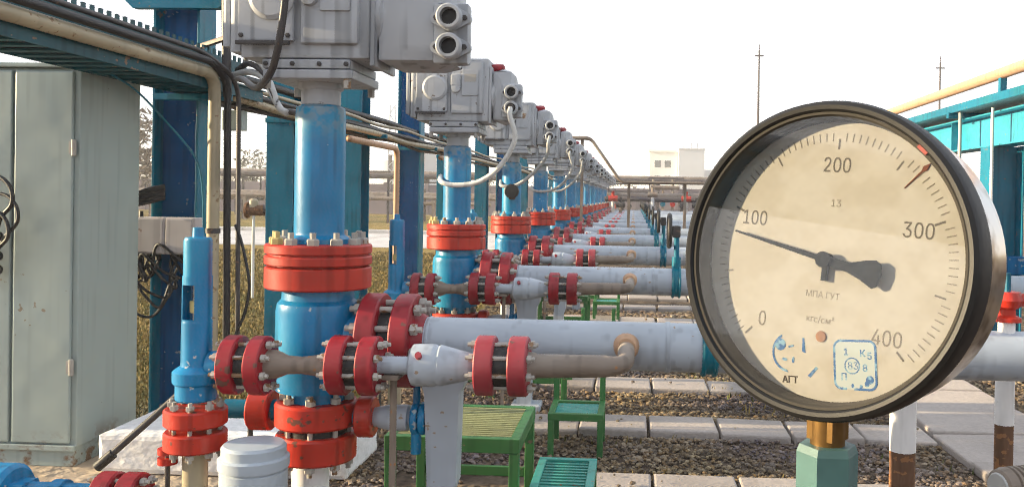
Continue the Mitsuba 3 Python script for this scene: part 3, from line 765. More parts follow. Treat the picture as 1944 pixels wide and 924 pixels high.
part(k, 'sheath', tube(bend([(-6, 1.8, 2.245), (-2.47, 1.8, 2.245), (-2.47, 5.0, 2.245), (-2.40, 5.3, 2.12), (-2.385, 5.3, .45)], .14, 8), .014, 10, smooth=False), 'dark_steel', True)
k = thing('blue_wire', 'thin blue wire sagging from the tray across the nearest blue column', 'cable')
part(k, 'sheath', tube([(-2.80, 4.6, 2.075), (-2.80, 4.9, 2.0), (-2.73, 5.12, 1.83), (-2.62, 5.2, 1.66), (-2.58, 5.22, 1.5), (-2.575, 5.24, 1.2)], .006, 8), 'teal_paint', True)

# junction boxes on the nearest column, with loops of cable
for j, (x0, x1) in enumerate(((-3.03, -2.86), (-2.855, -2.68))):
    k = thing('junction_box', ('left' if j == 0 else 'right') + ' one of the two pale grey junction boxes on the nearest blue column', 'junction box', 'junction boxes on the column')
    part(k, 'case', box(x0, x1, 5.32, 5.45, 1.06, 1.285, .008), 'box_plastic', False)
    part(k, 'lid', box(x0 + .008, x1 - .008, 5.308, 5.3195, 1.07, 1.275, .004), 'box_plastic', False)
    for gx in (x0 + .04, x0 + .1):
        part(k, 'gland', rod((gx, 5.38, 1.02), (gx, 5.38, 1.06), .017, 12), 'rubber')
    part(k, 'backing_strut', box(x0 + .03, x1 - .03, 5.45, 5.52, 1.1, 1.25), 'dark_steel', False)
k = thing('control_cables', 'black cables looping out left of the junction boxes', 'cable')
for j in range(6):
    e = .05 * j; w_ = .03 * rng.normal(size=6)
    part(k, 'cable', tube([(-2.88, 5.36, 1.48 - .015 * j), (-3.0, 5.3, 1.44 - .3 * e), (-3.14 + w_[0], 5.26, 1.33), (-3.24 + .6 * e, 5.25, 1.18 + w_[1]), (-3.2 + e, 5.27, 1.04 + w_[2] - .3 * e), (-3.1 + .4 * e, 5.33, 1.10 - e * .6), (-3.03, 5.36, 1.12 + .04 * j)], .010 + .003 * (j % 2), 8), 'rubber', True)
k = thing('lower_cable_loops', 'black cables hanging in loops below the junction boxes', 'cable')
for j in range(6):
    x0 = -2.99 + .07 * (j % 2); lo = .72 + .06 * j
    part(k, 'cable', tube([(x0, 5.38, 1.03), (x0 - .02, 5.33, .93), (x0 - .12 + .03 * j, 5.3, lo + .1), (x0 - .07 + .05 * j, 5.3, lo), (-2.93 + .05 * j, 5.32, lo - .04), (-2.84, 5.36, lo + .1), (-2.82, 5.42, lo + .2)], .0085, 8), 'rubber', True)
k = thing('right_cable_loop', 'thin black cable bulging right of the dark riser cables', 'cable')
part(k, 'sheath', tube([(-2.40, 5.28, 1.25), (-2.36, 5.27, 1.16), (-2.32, 5.26, 1.02), (-2.30, 5.26, .88), (-2.33, 5.27, .72), (-2.39, 5.28, .58), (-2.42, 5.3, .4)], .009, 8), 'rubber', True)
k = thing('small_grey_box', 'small grey box hanging below the tray right of the nearest column', 'box')
part(k, 'case', box(-2.80, -2.66, 5.93, 6.02, 1.865, 2.0, .006), 'cabinet_paint', False)
part(k, 'hanger', rod((-2.73, 5.98, 2.0), (-2.73, 5.98, 2.02), .01, 8), 'dark_steel')

# flexible conduits drooping from the tray towards the nearest actuator
k = thing('flexible_conduits', 'grey flexible conduits drooping from the tray towards the nearest actuator', 'cable')
for j, (dz, m_, r_) in enumerate(((0, 'cable_grey', .02), (.05, 'dark_steel', .018), (.1, 'cable_grey', .016))):
    part(k, 'conduit', tube([(-2.5, 5.4 + .1 * j, 2.16 + dz), (-2.36, 5.35, 2.18 + dz), (-2.2, 5.2, 2.12 + .6 * dz), (-2.1, 5.1, 2.0 + .3 * dz), (-2.04, 5.05, 1.93), (-1.98 + .06 * j, 5.0, 1.9)], r_, 10), m_, True)
k = thing('angle_bracket', 'brown steel bracket on stays at the top of the nearest column', 'bracket')
part(k, 'arm', tube([(-2.72, 5.4, 2.33), (-2.4, 5.2, 2.37), (-2.2, 5.1, 2.42)], .018, 6, smooth=False), 'brown_pipe', False)
part(k, 'stay', tube([(-2.2, 5.1, 2.42), (-2.42, 5.25, 2.56)], .016, 6, smooth=False), 'brown_pipe', False)
part(k, 'post', tube([(-2.47, 5.3, 2.02), (-2.5, 5.32, 2.7)], .026, 8, smooth=False), 'dark_steel', True)

# conduit and vertical cream pipes at the farther columns
for j, (xx, yv, zt) in enumerate(((-2.5, 9.3, 1.95), (-2.5, 13.0, 1.95))):
    k = thing('drop_conduit', ('nearer' if j == 0 else 'farther') + ' thin cream conduit dropping from the tray between the columns', 'pipe', 'drop conduits')
    part(k, 'pipe', tube(bend([(xx, yv - 1.6, zt - .02), (xx, yv, zt - .02), (xx, yv, 0)], .1, 6), .03, 12, smooth=False), 'tan_pipe', True)

# ------------------------------------------------------------------ green stiles


def grate(x0, x1, y0, y1, z, n):
    return cat(*[box(x0, x1, y0 + (y1 - y0) * (j + .15) / n, y0 + (y1 - y0) * (j + .85) / n, z - .006, z) for j in range(n)])


for i, dy in enumerate([0, 2.68, 5.4, 8.1]):
    o = ['nearest', 'second', 'third', 'fourth'][i]
    k = thing('green_platform', f'{o} low green steel platform with expanded metal deck under the grey pipe', 'platform', 'green step platforms')
    x0, x1, y0, y1, z = -1.02, -.455, 3.66 + dy, 4.26 + dy, .45
    for nm, bb in (('front_rail', (x0, x1, y0, y0 + .04, z - .06, z)), ('back_rail', (x0, x1, y1 - .04, y1, z - .06, z)), ('side_rail', (x0, x0 + .04, y0 + .041, y1 - .041, z - .06, z)), ('side_rail', (x1 - .04, x1, y0 + .041, y1 - .041, z - .06, z))):
        part(k, nm, box(*bb, .003), 'green_paint', False)
    for lx in (x0 + .002, x1 - .043):
        for ly in (y0 + .002, y1 - .043):
            part(k, 'leg', box(lx, lx + .041, ly, ly + .041, 0, z - .0605, .003), 'green_paint', False)
    part(k, 'crossbar', box(x0 - .25, x1 - .045, y0 + .01, y0 + .035, .12, .165, .003), 'green_paint', False)
    part(k, 'crossbar', box(x0 + .045, x1 - .045, y1 - .035, y1 - .01, .12, .165, .003), 'green_paint', False)
    nb = 16
    dp = mikit.ply(box(x0 + .041, x1 - .041, -.009, .009, z - .012, z - .002), 'deck_metal', False)
    for j in range(nb):
        part(k, 'deck_slat', dp, None, M=mv(0, y0 + .06 + (y1 - y0 - .12) * j / (nb - 1), 0))
    k = thing('green_step', f'{o} low teal green step beside the green platform', 'step', 'green steps')
    sx0, sx1, sy0, sy1, sz = (-.415, -.15, 3.55, 4.12, .25) if i == 0 else (-.46, -.15, 4.95 + dy - 2.68, 5.3 + dy - 2.68, .25)
    for nm, bb in (('front_rail', (sx0, sx1, sy0, sy0 + .035, sz - .04, sz)), ('back_rail', (sx0, sx1, sy1 - .035, sy1, sz - .04, sz)), ('side_rail', (sx0, sx0 + .035, sy0 + .036, sy1 - .036, sz - .04, sz)), ('side_rail', (sx1 - .035, sx1, sy0 + .036, sy1 - .036, sz - .04, sz))):
        part(k, nm, box(*bb, .003), 'teal_green_paint' if i == 0 else 'green_paint', False)
    ds = mikit.ply(box(sx0 + .036, sx1 - .036, -.008, .008, sz - .02, sz - .01), 'teal_green_paint', False)
    for j in range(12):
        part(k, 'tread_slat', ds, None, M=mv(0, sy0 + .06 + (sy1 - sy0 - .12) * j / 11, 0))
    for lx in (sx0 + .001, sx1 - .034):
        for ly in (sy0 + .001, sy1 - .034):
            hi = .46 if (i > 0 and ly > sy0 + .1) else sz - .0405
            part(k, 'leg', box(lx, lx + .033, ly + (.036 if hi > .3 else 0), ly + .033 + (.036 if hi > .3 else 0), 0, hi, .003), 'green_paint', False)

# ------------------------------------------------------------------ the pressure gauge in the foreground
gk = thing('pressure_gauge', 'large round pressure gauge with cream dial and black rim in the foreground', 'gauge')
th, ph, ro = np.radians([39.0, 5.0, -2.4])
gn = np.array([-math.sin(th) * math.cos(ph), -math.cos(th) * math.cos(ph), math.sin(ph)])
gx = np.array([math.cos(th), -math.sin(th), 0]); gy = np.cross(gn, gx)
gx, gy = math.cos(ro) * gx + math.sin(ro) * gy, -math.sin(ro) * gx + math.cos(ro) * gy
GM = np.eye(4); GM[:3, 0], GM[:3, 1], GM[:3, 2], GM[:3, 3] = gx, gy, gn, (.1025, .477, 1.4195)
S = .0822 / .082


def gpart(name, mesh, bsdf, smooth=30):
    return part(gk, name, mesh, bsdf, smooth, M=GM)


gpart('case', lathe([(0, -.045), (.066, -.045), (.076, -.040), (.0785, -.034), (.0785, .006), (.0745, .006), (.0745, -.002), (0, -.002)], 96), 'chrome')
gpart('bezel', lathe([(.079, -.004), (.0815, -.003), (.0825, 0), (.0825, .011), (.0815, .0145), (.0795, .016), (.0775, .0155), (.0765, .014), (.0765, .0065), (.079, .0065), (.079, -.004)], 96), 'black_gloss')
gpart('inner_ring', lathe([(.0763, .0138), (.0750, .0136), (.0738, .0095), (.0732, .0009), (.0763, .0009)], 96), 'ring_cream')
dk = gpart('dial', lathe([(.0732, 0), (0, .0002)][::-1] + [(.0732, -.0015), (0, -.0015)], 96), 'dial_face', False)
glass = trimesh.creation.annulus(0.00001, .0745, .0001) if False else None
ga = np.linspace(0, 2 * math.pi, 97)[:-1]
gv = np.vstack([[[0, 0, .0118]], np.c_[.0742 * np.cos(ga), .0742 * np.sin(ga), 0 * ga + .0118]])
gf = np.array([[0, 1 + i, 1 + (i + 1) % 96] for i in range(96)])
gpart('glass', trimesh.Trimesh(gv, gf, process=False), 'window_glass', False)


def at_val(v):
    a = math.radians(-135 + 67.5 * v / 100)   # clockwise from up
    return np.array([math.sin(a), math.cos(a)])


def flat_bar(p, d, L, w, z, hgt=.00015):
    """thin printed bar on the dial starting at p along d"""
    n = np.array([-d[1], d[0]]); q = [p + n * w / 2, p - n * w / 2, p + d * L - n * w / 2, p + d * L + n * w / 2]
    m = trimesh.creation.extrude_polygon(Polygon(q), hgt, engine='earcut'); m.apply_translation([0, 0, z]); return m


minor, major = [], []
for v in range(0, 401, 5):
    d = at_val(v)
    if v % 50 == 0:
        major.append(flat_bar(d * .0585, d, .0055, .0008 if v % 100 else .0010, .0002))
    else:
        minor.append(flat_bar(d * .0628, d, .0045, .00045, .0002))
gpart('dial__minor_ticks', cat(*minor), 'ink_faded', False)
gpart('dial__major_ticks', cat(*major), 'ink', False)


def dial_text(s, h, x, y, name, bsdf, rot=0.0, bold=False, narrow=1.0):
    m = meshkit.text_mesh(s, h, .00012, bold)
    c = m.bounds.mean(0); m.apply_translation([-c[0], -c[1], 0]); m.apply_scale([narrow, 1, 1])
    m.apply_transform(trimesh.transformations.rotation_matrix(rot, Z_AX)); m.apply_translation([x, y, .00022]); gpart(name, m, bsdf, False)


for v, s in ((0, '0'), (100, '100'), (200, '200'), (300, '300'), (400, '400')):
    d = at_val(v); r = .0503
    dial_text(s, .0078, d[0] * r, d[1] * r, 'dial__numeral', 'ink_faded' if v in (0, 400) else 'ink', narrow=.8)
dial_text('МПА ГУТ', .0034, -.001, -.0185, 'dial__lettering', 'ink_faded', narrow=.95)
dial_text('кгс/см²', .0034, -.001, -.0315, 'dial__lettering', 'ink_faded', narrow=.95)
dial_text('13', .0036, .0015, .0300, 'dial__lettering', 'ink_faded')
dial_text('АГТ', .0036, -.0150, -.0655, 'dial__stamp_text', 'ink_dark', rot=.12, bold=True)
gpart('dial__screw', cat(lathe([(0, 0), (.003, 0), (.0028, .0008), (0, .001)], 20, (.0005, -.0402, .0002)), box(-.002, .003, -.0406, -.0398, .001, .0013)), 'rust')


def stamp_poly(poly, name, bsdf, z=.0002, hgt=.0001):
    ms = [trimesh.creation.extrude_polygon(q, hgt, engine='earcut') for q in getattr(poly, 'geoms', [poly])]
    m = cat(*ms); m.apply_translation([0, 0, z]); gpart(name, m, bsdf, False)


from shapely import affinity
from shapely.ops import unary_union
sq = affinity.rotate(Polygon([(-.0075, -.0085), (.0075, -.0085), (.0075, .0085), (-.0075, .0085)]).buffer(.0042), 8)
sq = affinity.translate(sq, .0205, -.0515)
gap = affinity.translate(Polygon([(-.003, -.014), (.001, -.014), (.001, -.011), (-.003, -.011)]), .0205, -.0515)
stamp_poly(sq.buffer(-.0004), 'dial__square_stamp_field', 'ink_pale_blue', .0002, .00004)
stamp_poly(sq.difference(sq.buffer(-.00115)).difference(gap), 'dial__square_stamp', 'ink_blue', .00026)
bl = []
for x, y, r in ((.0078, -.0072, .0021), (.0062, -.0092, .0012), (-.0015, -.0105, .0008), (.003, -.0108, .0008)):
    c = Point(x, y).buffer(r, 6); bl.append(affinity.scale(c, 1.0, 1.3) if r < .0015 else c)
cc = Point(-.0015, -.0005).buffer(.0042); bl.append(cc.difference(cc.buffer(-.0006)))
dig = meshkit.text_mesh('83', .004, .0001); 
stamp_poly(affinity.translate(affinity.rotate(unary_union(bl), 8, origin=(0, 0)), .0205, -.0515), 'dial__square_stamp', 'ink_blue', .00027)
for ch, x_, y_ in (('1', -.0055, .0058), ('К', .0035, .0066), ('5', .0072, .0058), ('8', .0055, -.0005), ('П', -.0052, -.0068)):
    dial_text(ch, .0034, .0205 + x_, -.0515 + y_, 'dial__stamp_text', 'ink_blue', rot=.14, bold=True)
dial_text('83', .0036, .0195, -.052, 'dial__stamp_text', 'ink_blue', rot=.14)
rc = Point(0, 0).buffer(.0105, 24)
arc = rc.difference(rc.buffer(-.0012)).intersection(Polygon([(-.013, .008), (-.006, .012), (-.004, -.006), (.002, -.012), (-.013, -.013)]))
bits = [arc, Point(-.006, .0035).buffer(.0032, 8), affinity.scale(Point(-.0025, -.004).buffer(.001, 6), 1.6, .8), affinity.scale(Point(.0025, -.0035).buffer(.0009, 6), .8, 1.8), affinity.rotate(Polygon([(-.001, .003), (.002, .003), (.002, .004), (-.001, .004)]), 20),
        affinity.rotate(Polygon([(.0065, .002), (.0075, .009), (.0085, .009), (.0085, .001)]), 12), affinity.rotate(Polygon([(.013, -.011), (.0148, -.011), (.0162, -.0045), (.0148, -.0045)]), -22)]
stamp_poly(affinity.translate(unary_union(bits), -.0168, -.0515), 'dial__round_stamp', 'ink_blue', .00026)
# red limit mark
d = at_val(264); p0 = d * .0545
lim = Polygon([tuple(p0 + np.array([-d[1], d[0]]) * .0002), tuple(p0 - np.array([-d[1], d[0]]) * .0002), tuple(d * .0665 - np.array([-d[1], d[0]]) * .0004), tuple(d * .0685 - np.array([-d[1], d[0]]) * .0014), tuple(d * .072 + 0 * d), tuple(d * .0685 + np.array([-d[1], d[0]]) * .0014), tuple(d * .0665 + np.array([-d[1], d[0]]) * .0004)])
stamp_poly(lim, 'dial__red_limit_mark', 'ink_red', .0003, .0004)
d = at_val(261)
gpart('red_rim_mark', flat_bar(d * .0752, d, .0022, .006, .0142, .0006), 'red_mark', False)
# needle with its flared tail
nd = at_val(83); nn = np.array([-nd[1], nd[0]])
P2 = lambda a, b: tuple(nd * a + nn * b)
needle = Polygon([P2(.0562, .0002), P2(.0562, -.0002), P2(.004, -.0011), P2(-.006, -.0022), P2(-.014, -.0022), P2(-.022, -.0058), P2(-.0275, -.0075), P2(-.0305, -.0062), P2(-.0318, -.001), P2(-.031, .0048), P2(-.029, .0062), P2(-.022, .0038), P2(-.014, .0021), P2(-.006, .0024), P2(.004, .0011)]).buffer(.0003)
nm = trimesh.creation.extrude_polygon(needle, .0007, engine='earcut'); nm.apply_translation([0, 0, .0045])
gpart('needle', nm, 'needle_black', False)
gpart('needle__hub', lathe([(0, .0002), (.0035, .0002), (.0035, .0054), (.0042, .0055), (.0042, .0066), (.003, .0070), (0, .0071)], 28), 'needle_black')
st = at_val(200) * -1
gpart('stop_pin', cat(flat_bar(st * .003 + np.array([0, 0]), st, .008, .003, .0012, .0022)), 'needle_black', False)
# stem below
sx, sy = GM[0, 3] + .004, GM[1, 3] + .012
part(gk, 'stem', cat(rod((sx, sy, 1.300), (sx, sy, 1.352), .0092, 32), lathe([(0, 0), (.0112, 0), (.0112, .0155), (.0105, .0165), (0, .0165)], 4, (sx, sy, 1.3225)).apply_transform(np.eye(4))), 'brass')
part(gk, 'stem_nut', lathe([(0, 1.262), (.0155, 1.262), (.0165, 1.266), (.0165, 1.3155), (.015, 1.3195), (.0105, 1.3197), (0, 1.3197)], 6, (sx, sy, 0)), 'nut_paint', False)
part(gk, 'standpipe', rod((sx, sy, 0), (sx, sy, 1.262), .011, 20), 'nut_paint')

# ------------------------------------------------------------------ right-hand side
for j, (x, r_, zb) in enumerate(((1.108, .052, .445), (1.51, .037, .565))):
    k = thing('guard_post', 'thick white post with rusty foot beside the gauge stem' if j == 0 else 'slim white post with rusty foot near the right edge', 'post', 'posts under the grey pipe')
    part(k, 'upper', rod((x, 3.70, zb), (x, 3.70, .86), r_, 32), 'white_paint')
    part(k, 'lower', rod((x, 3.70, 0), (x, 3.70, zb - .001), r_ * .97, 32), 'rust')
k = thing('ribbed_coupling', 'grey ribbed pipe coupling at the lower right corner', 'coupling')
rp = [(0, 0), (.052, 0), (.06, .006), (.062, .02)]
for j in range(7):
    rp += [(.066, .028 + .022 * j), (.066, .038 + .022 * j), (.058, .042 + .022 * j), (.058, .048 + .022 * j)]
rp += [(.05, .2), (0, .2)]
part(k, 'sleeve', lathe(rp, 40, (1.275, 3.16, .475), (.9, .35, 0)), 'brown_pipe')
part(k, 'end_face', lathe([(0, 0), (.05, 0), (.046, .006), (0, .007)], 36, (1.2745, 3.1598, .475), (-.9, -.35, 0)), 'cable_grey')
part(k, 'foot', box(1.34, 1.42, 3.15, 3.25, 0, .43), 'rust', False)
k = thing('red_vent_valve', 'small rusty red valve on top of the nearest grey pipe at the right edge', 'valve')
vx, vy = 1.385, UY0
part(k, 'base', rod((vx, vy, .975), (vx, vy, 1.02), .03, 20), 'white_paint')
part(k, 'body', cat(lathe([(0, 1.02), (.05, 1.02), (.05, 1.035), (.03, 1.045), (.03, 1.065), (.045, 1.075), (.055, 1.1), (.045, 1.13), (0, 1.13)], 24, (vx, vy, 0)), rod((vx - .06, vy, 1.10), (vx + .06, vy, 1.10), .025, 16)), 'orange_red_paint')
part(k, 'stem', rod((vx, vy, 1.13), (vx, vy, 1.2), .012, 12), 'teal_paint')

k = thing('rack_beam', 'long teal steel beam of the pipe rack at the upper right edge', 'beam')
part(k, 'web', box(3.296, 3.304, 4.5, 26, 1.99, 2.27), 'cyan_paint', False)
part(k, 'top_flange', box(3.20, 3.40, 4.5, 26, 2.2705, 2.285, .002), 'cyan_paint', False)
part(k, 'bottom_flange', box(3.20, 3.40, 4.5, 26, 1.975, 1.9895, .002), 'cyan_paint', False)
for yy in (5.6, 7.4, 9.3, 11.2, 13.1):
    part(k, 'stiffener', box(3.21, 3.2955, yy, yy + .01, 1.99, 2.27), 'cyan_paint', False)
k = thing('rack_deck_tray', 'grey tray with teal edge lying on the teal beam', 'cable tray')
part(k, 'tray', box(3.06, 3.5, 5.0, 24, 2.34, 2.36, .002), 'grey_paint', False)
for yy in np.arange(5.3, 23, 1.8):
    part(k, 'bracket', box(3.04, 3.45, yy, yy + .06, 2.2855, 2.3395, .002), 'teal_paint', False)
part(k, 'edge_rail', box(3.05, 3.058, 5.0, 24, 2.33, 2.40), 'teal_paint', False)
for j, yy in enumerate((8.25, 12.6, 17.0, 21.4)):
    k = thing('rack_column', f'{ORD[j]} teal I-beam column holding the beam on the right', 'column', 'right rack columns')
    part(k, 'flange', box(3.16, 3.175, yy - .14, yy + .14, 0, 1.974, .002), 'cyan_column', False)
    part(k, 'flange', box(3.425, 3.44, yy - .14, yy + .14, 0, 1.974, .002), 'cyan_column', False)
    part(k, 'web', box(3.1755, 3.4245, yy - .006, yy + .006, 0, 1.974), 'cyan_column', False)
k = thing('rack_cross_beam', 'low deep blue cross beam at the right edge behind the gauge', 'beam')
part(k, 'beam', box(2.9, 6.5, 8.02, 8.10, .84, 1.0, .004), 'deep_blue_paint', False)
k = thing('tan_pipe', 'tan pipe running diagonally above the teal beam at the upper right', 'pipe')
part(k, 'pipe', rod((3.6, 4, 2.77), (3.6, 34, 2.63), .056, 24), 'tan_pipe')
for yy in (9.0, 13, 17, 21):
    part(k, 'stand', box(3.57, 3.63, yy, yy + .06, 2.36, 2.7), 'teal_paint', False)
k = thing('grey_wall_conduit', 'thin grey conduit rising in front of the teal beam', 'pipe')
part(k, 'pipe', tube(bend([(3.1, 8.75, .5), (3.1, 8.75, 2.39), (3.3, 8.75, 2.41)], .05, 5), .017, 10, smooth=False), 'cable_grey', True)
k = thing('pale_wall_conduit', 'thin pale conduit on the teal column at the right edge', 'pipe')
part(k, 'pipe', tube([(3.13, 8.06, .9), (3.135, 8.06, 1.5), (3.13, 8.05, 2.3)], .014, 10), 'cable_white', True)

k = thing('pipe_bridge', 'teal pipe bridge behind the camera, mirrored as a dark band in the gauge glass', 'pipe bridge')
part(k, 'girder', box(-8.15, -8.0, -13, -1.05, 2.62, 3.2, .01), 'teal_paint', False)
part(k, 'deck', box(-8.9, -7.9, -13, -1.0, 3.205, 3.25), 'teal_paint', False)
for j in range(3):
    part(k, 'pipe', rod((-8.15 - .28 * j, -13, 3.36), (-8.15 - .28 * j, -1.0, 3.36), .1, 16), ('pipe_paint', 'tan_pipe', 'pipe_paint')[j])
for yy in (-1.3, -6.9, -12.5):
    part(k, 'post', box(-8.2, -7.95, yy - .1, yy + .1, 0, 2.618), 'teal_paint', False)

# ------------------------------------------------------------------ background
k = thing('bent_vent_pipe', 'thin brown pipe slanting down from the actuators to the far pipe rack', 'pipe')
part(k, 'pipe', tube(bend([(-1.2, 16, 2.51), (-.80, 16, 2.515), (-.24, 16, 1.735), (3.4, 16, 1.74)], .1, 5), [.036, .036, .034, .03, .026, .026, .026, .026, .026, .026, .026], 10, smooth=False), 'brown_pipe', True)
for xx in (-.95, -.1, .9, 1.9, 2.9):
    part(k, 'post', box(xx - .025, xx + .025, 16.04, 16.09, 0, 2.5 if xx < -.5 else 1.72), 'brown_pipe', False)


def pipe_rack(label, x0, x1, y, z, npipes, r, step, matn='far_metal'):
    k = thing('far_pipe_rack', label, 'pipe rack')
    for j in range(npipes):
        part(k, 'pipe', rod((x0, y + .5 * j, z + .12 * (j % 2)), (x1, y + .5 * j, z + .12 * (j % 2)), r * (1 + .4 * (j % 2)), 12), matn if j % 2 == 0 else 'brown_pipe')
    x = x0 + .6
    while x < x1:
        part(k, 'trestle', cat(box(x - .08, x + .08, y - .1, y + .06, 0, z - r), box(x - .1, x + .1, y - .2, y + .5 * npipes, z - r - .16, z - r - .001)), matn, False)
        x += step
    return k


pipe_rack('dark pipe rack crossing behind the far end of the row of valves', -3.5, 9.5, 36, 1.42, 3, .1, 2.4)
pipe_rack('higher brown pipe rack far behind the row of valves', -2.5, 14, 50, 2.45, 3, .11, 3.2)
pipe_rack('long dark pipe rack along the field on the left horizon', -46, -7, 56, 2.6, 3, .16, 4.0)
pipe_rack('low pipe rack standing in the grass in front of the far wall', -36, -6, 46, 1.3, 2, .1, 5.0, 'brown_pipe')
pipe_rack('pipe rack at the far right behind the teal columns', 12, 40, 48, 2.2, 3, .14, 4.0)
for j in range(9):
    xx = -1.5 + .95 * j + .3 * rng.normal(); hh = 1.0 + 1.2 * rng.uniform()
    k = thing('far_standpipe', f'{ORD[j] if j else "leftmost"} thin upright pipe, from the left, before the far pipe rack', 'pipe', 'far standpipes')
    part(k, 'pipe', rod((xx, 30 + 2 * rng.uniform(), 0), (xx, 30.5, hh), .06, 8), ('white_paint', 'brown_pipe', 'far_grey')[j % 3])
    part(k, 'head', cat(rod((xx - .16, 30.5, hh), (xx + .16, 30.5, hh), .1, 10), rod((xx, 30.5, hh), (xx, 30.5, hh + .25), .05, 8)), ('orange_red_paint', 'dark_steel', 'brown_pipe')[j % 3])

for j in range(9):
    x0, y0 = (-3 + 1.9 * j + .5 * rng.normal(), 39 + 8 * rng.uniform()); hh = 1.3 + 1.1 * rng.uniform(); w_ = 1.2 + 1.2 * rng.uniform()
    k = thing('far_manifold', f'{ORD[j] if j else "leftmost"} hazy pipe manifold with risers, from the left, beyond the row', 'manifold', 'far pipe manifolds')
    m_ = ('far_grey', 'far_metal', 'brown_pipe')[j % 3]
    part(k, 'header', rod((x0, y0, hh), (x0 + w_, y0, hh), .11, 10), m_)
    part(k, 'lower_header', rod((x0 - .3, y0 + .3, .6), (x0 + w_ + .4, y0 + .3, .6), .13, 10), ('far_white', 'far_grey')[j % 2])
    for q in range(3):
        xx = x0 + w_ * (q + .3) / 3
        part(k, 'riser', rod((xx, y0, 0), (xx, y0, hh + .5 * rng.uniform()), .06, 8), m_)
        part(k, 'valve', cat(rod((xx, y0 - .12, hh * .6), (xx, y0 + .12, hh * .6), .13, 10), rod((xx, y0, hh * .6), (xx, y0, hh * .6 + .35), .04, 6)), ('teal_paint', 'orange_red_paint', 'dark_steel')[(j + q) % 3])
    part(k, 'frame', cat(box(x0 - .1, x0 - .03, y0 - .3, y0 - .23, 0, hh + .5), box(x0 - .1, x0 + w_ + .2, y0 - .3, y0 - .25, hh + .4, hh + .48), box(x0 + w_ + .13, x0 + w_ + .2, y0 - .3, y0 - .23, 0, hh + .4)), 'far_metal', False)

for j in range(7):
    x0, y0 = (-31 + 3.3 * j + .6 * rng.normal(), 44 + 7 * rng.uniform()); hh = 1.5 + .9 * rng.uniform(); w_ = 1.8 + 1.4 * rng.uniform()
    k = thing('pipe_trestle', f'{ORD[j] if j else "leftmost"} brown pipe trestle, from the left, on the field behind the blue columns', 'pipe trestle', 'field pipe trestles')
    for q in range(3):
        part(k, 'post', box(x0 + w_ * q / 2 - .05, x0 + w_ * q / 2 + .05, y0 - .05, y0 + .05, 0, hh + .3 * (q == 1)), 'far_metal', False)
    part(k, 'pipe', rod((x0 - .5, y0 - .12, hh * .55), (x0 + w_ + .5, y0 - .12, hh * .55), .1, 10), 'brown_pipe')
    part(k, 'rail', box(x0 - .1, x0 + w_ + .1, y0 - .06, y0 + .06, hh + .301, hh + .38), 'far_metal', False)
    part(k, 'valve', cat(rod((x0 + .4 * w_, y0 - .3, hh * .55), (x0 + .4 * w_, y0 + .1, hh * .55), .17, 10), rod((x0 + .4 * w_, y0 - .15, hh * .55), (x0 + .4 * w_, y0 - .15, hh + .2), .05, 6)), 'dark_steel')

k = thing('boundary_wall', 'long purple grey concrete panel wall at the back of the field', 'wall')
for j in range(26):
    x0 = -72 + 3 * j
    part(k, 'panel', box(x0 + .04, x0 + 2.96, 64, 64.12, 0, 2.15 + .05 * rng.uniform(), .02), 'far_wall', False)
for j in range(27):
    part(k, 'post', box(-72.12 + 3 * j, -71.88 + 3 * j, 63.9, 64.2, 0, 2.3), 'far_wall', False)

k = thing('process_building', 'pale white and grey plant building standing beyond the pipe racks', 'building')
part(k, 'wall', box(1.9, 5.6, 118, 128, 0, 7.6, .05), 'far_white', False)
part(k, 'roof', box(1.7, 5.8, 117.8, 128.2, 7.605, 7.9), 'far_white', False)
part(k, 'annex_wall', box(5.65, 9.0, 117, 126, 0, 7.9, .05), 'far_grey', False)
part(k, 'annex_roof', box(5.6, 9.1, 116.9, 126.1, 7.905, 8.1), 'far_grey', False)
part(k, 'side_block', box(9.05, 12.5, 119, 127, 0, 5.4, .05), 'far_grey', False)
for xx, zz in ((2.6, 5.6), (3.9, 5.6), (2.6, 3.6), (3.9, 3.6), (9.8, 3.6), (11.0, 3.6)):
    w_ = part(k, 'window', box(xx, xx + .8, 117.96 if xx < 9 else 118.96, 118.02 if xx < 9 else 119.02, zz, zz + .9), 'far_glass', False)
for xx in (6.4, 7.4, 8.2):
    part(k, 'vent_pipe', rod((xx, 120, 8.1), (xx, 120, 9.0), .12, 8), 'far_grey')
for j, (x, y, r_, h_, s) in enumerate(((-22.5, 95, 1.6, 6.6, 'pale upright tank between the blue columns on the horizon'), (13.5, 110, 3.2, 6.0, 'wide pale storage tank right of the white building'), (-27.0, 100, 2.2, 5.2, 'squat pale tank left of the upright tank'))):
    k = thing('storage_tank', s, 'tank')
    part(k, 'shell', rod((x, y, 0), (x, y, h_), r_, 32), 'far_grey')
    part(k, 'roof', lathe([(r_ * 1.01, 0), (0, .5)], 32, (x, y, h_)), 'far_white')
    part(k, 'ladder', box(x - .2, x + .2, y - r_ - .1, y - r_ - .02, 0, h_ + .6), 'far_metal', False)
for j, (x, z, s) in enumerate(((8.1, 11.4, 'tall thin mast on the skyline left of the gauge'), (19.9, 10.7, 'thin mast above the tan pipe on the right'))):
    k = thing('lightning_mast', s, 'mast')
    part(k, 'pole', rod((x, 60, 0), (x, 60, z), .12, 10, .05), 'far_metal')
    part(k, 'head', cat(rod((x - .28, 60, z - .35), (x + .28, 60, z - .35), .05, 6), rod((x, 60, z - .3), (x, 60, z + .4), .03, 6)), 'far_metal')
k = thing('lattice_mast', 'slim pale lattice mast seen between the nearest blue valve and the second', 'mast')
for s in (-1, 1):
    part(k, 'leg', rod((-20.6 + .45 * s, 75, 0), (-20.6 + .2 * s, 75, 9.0), .05, 6), 'far_grey')
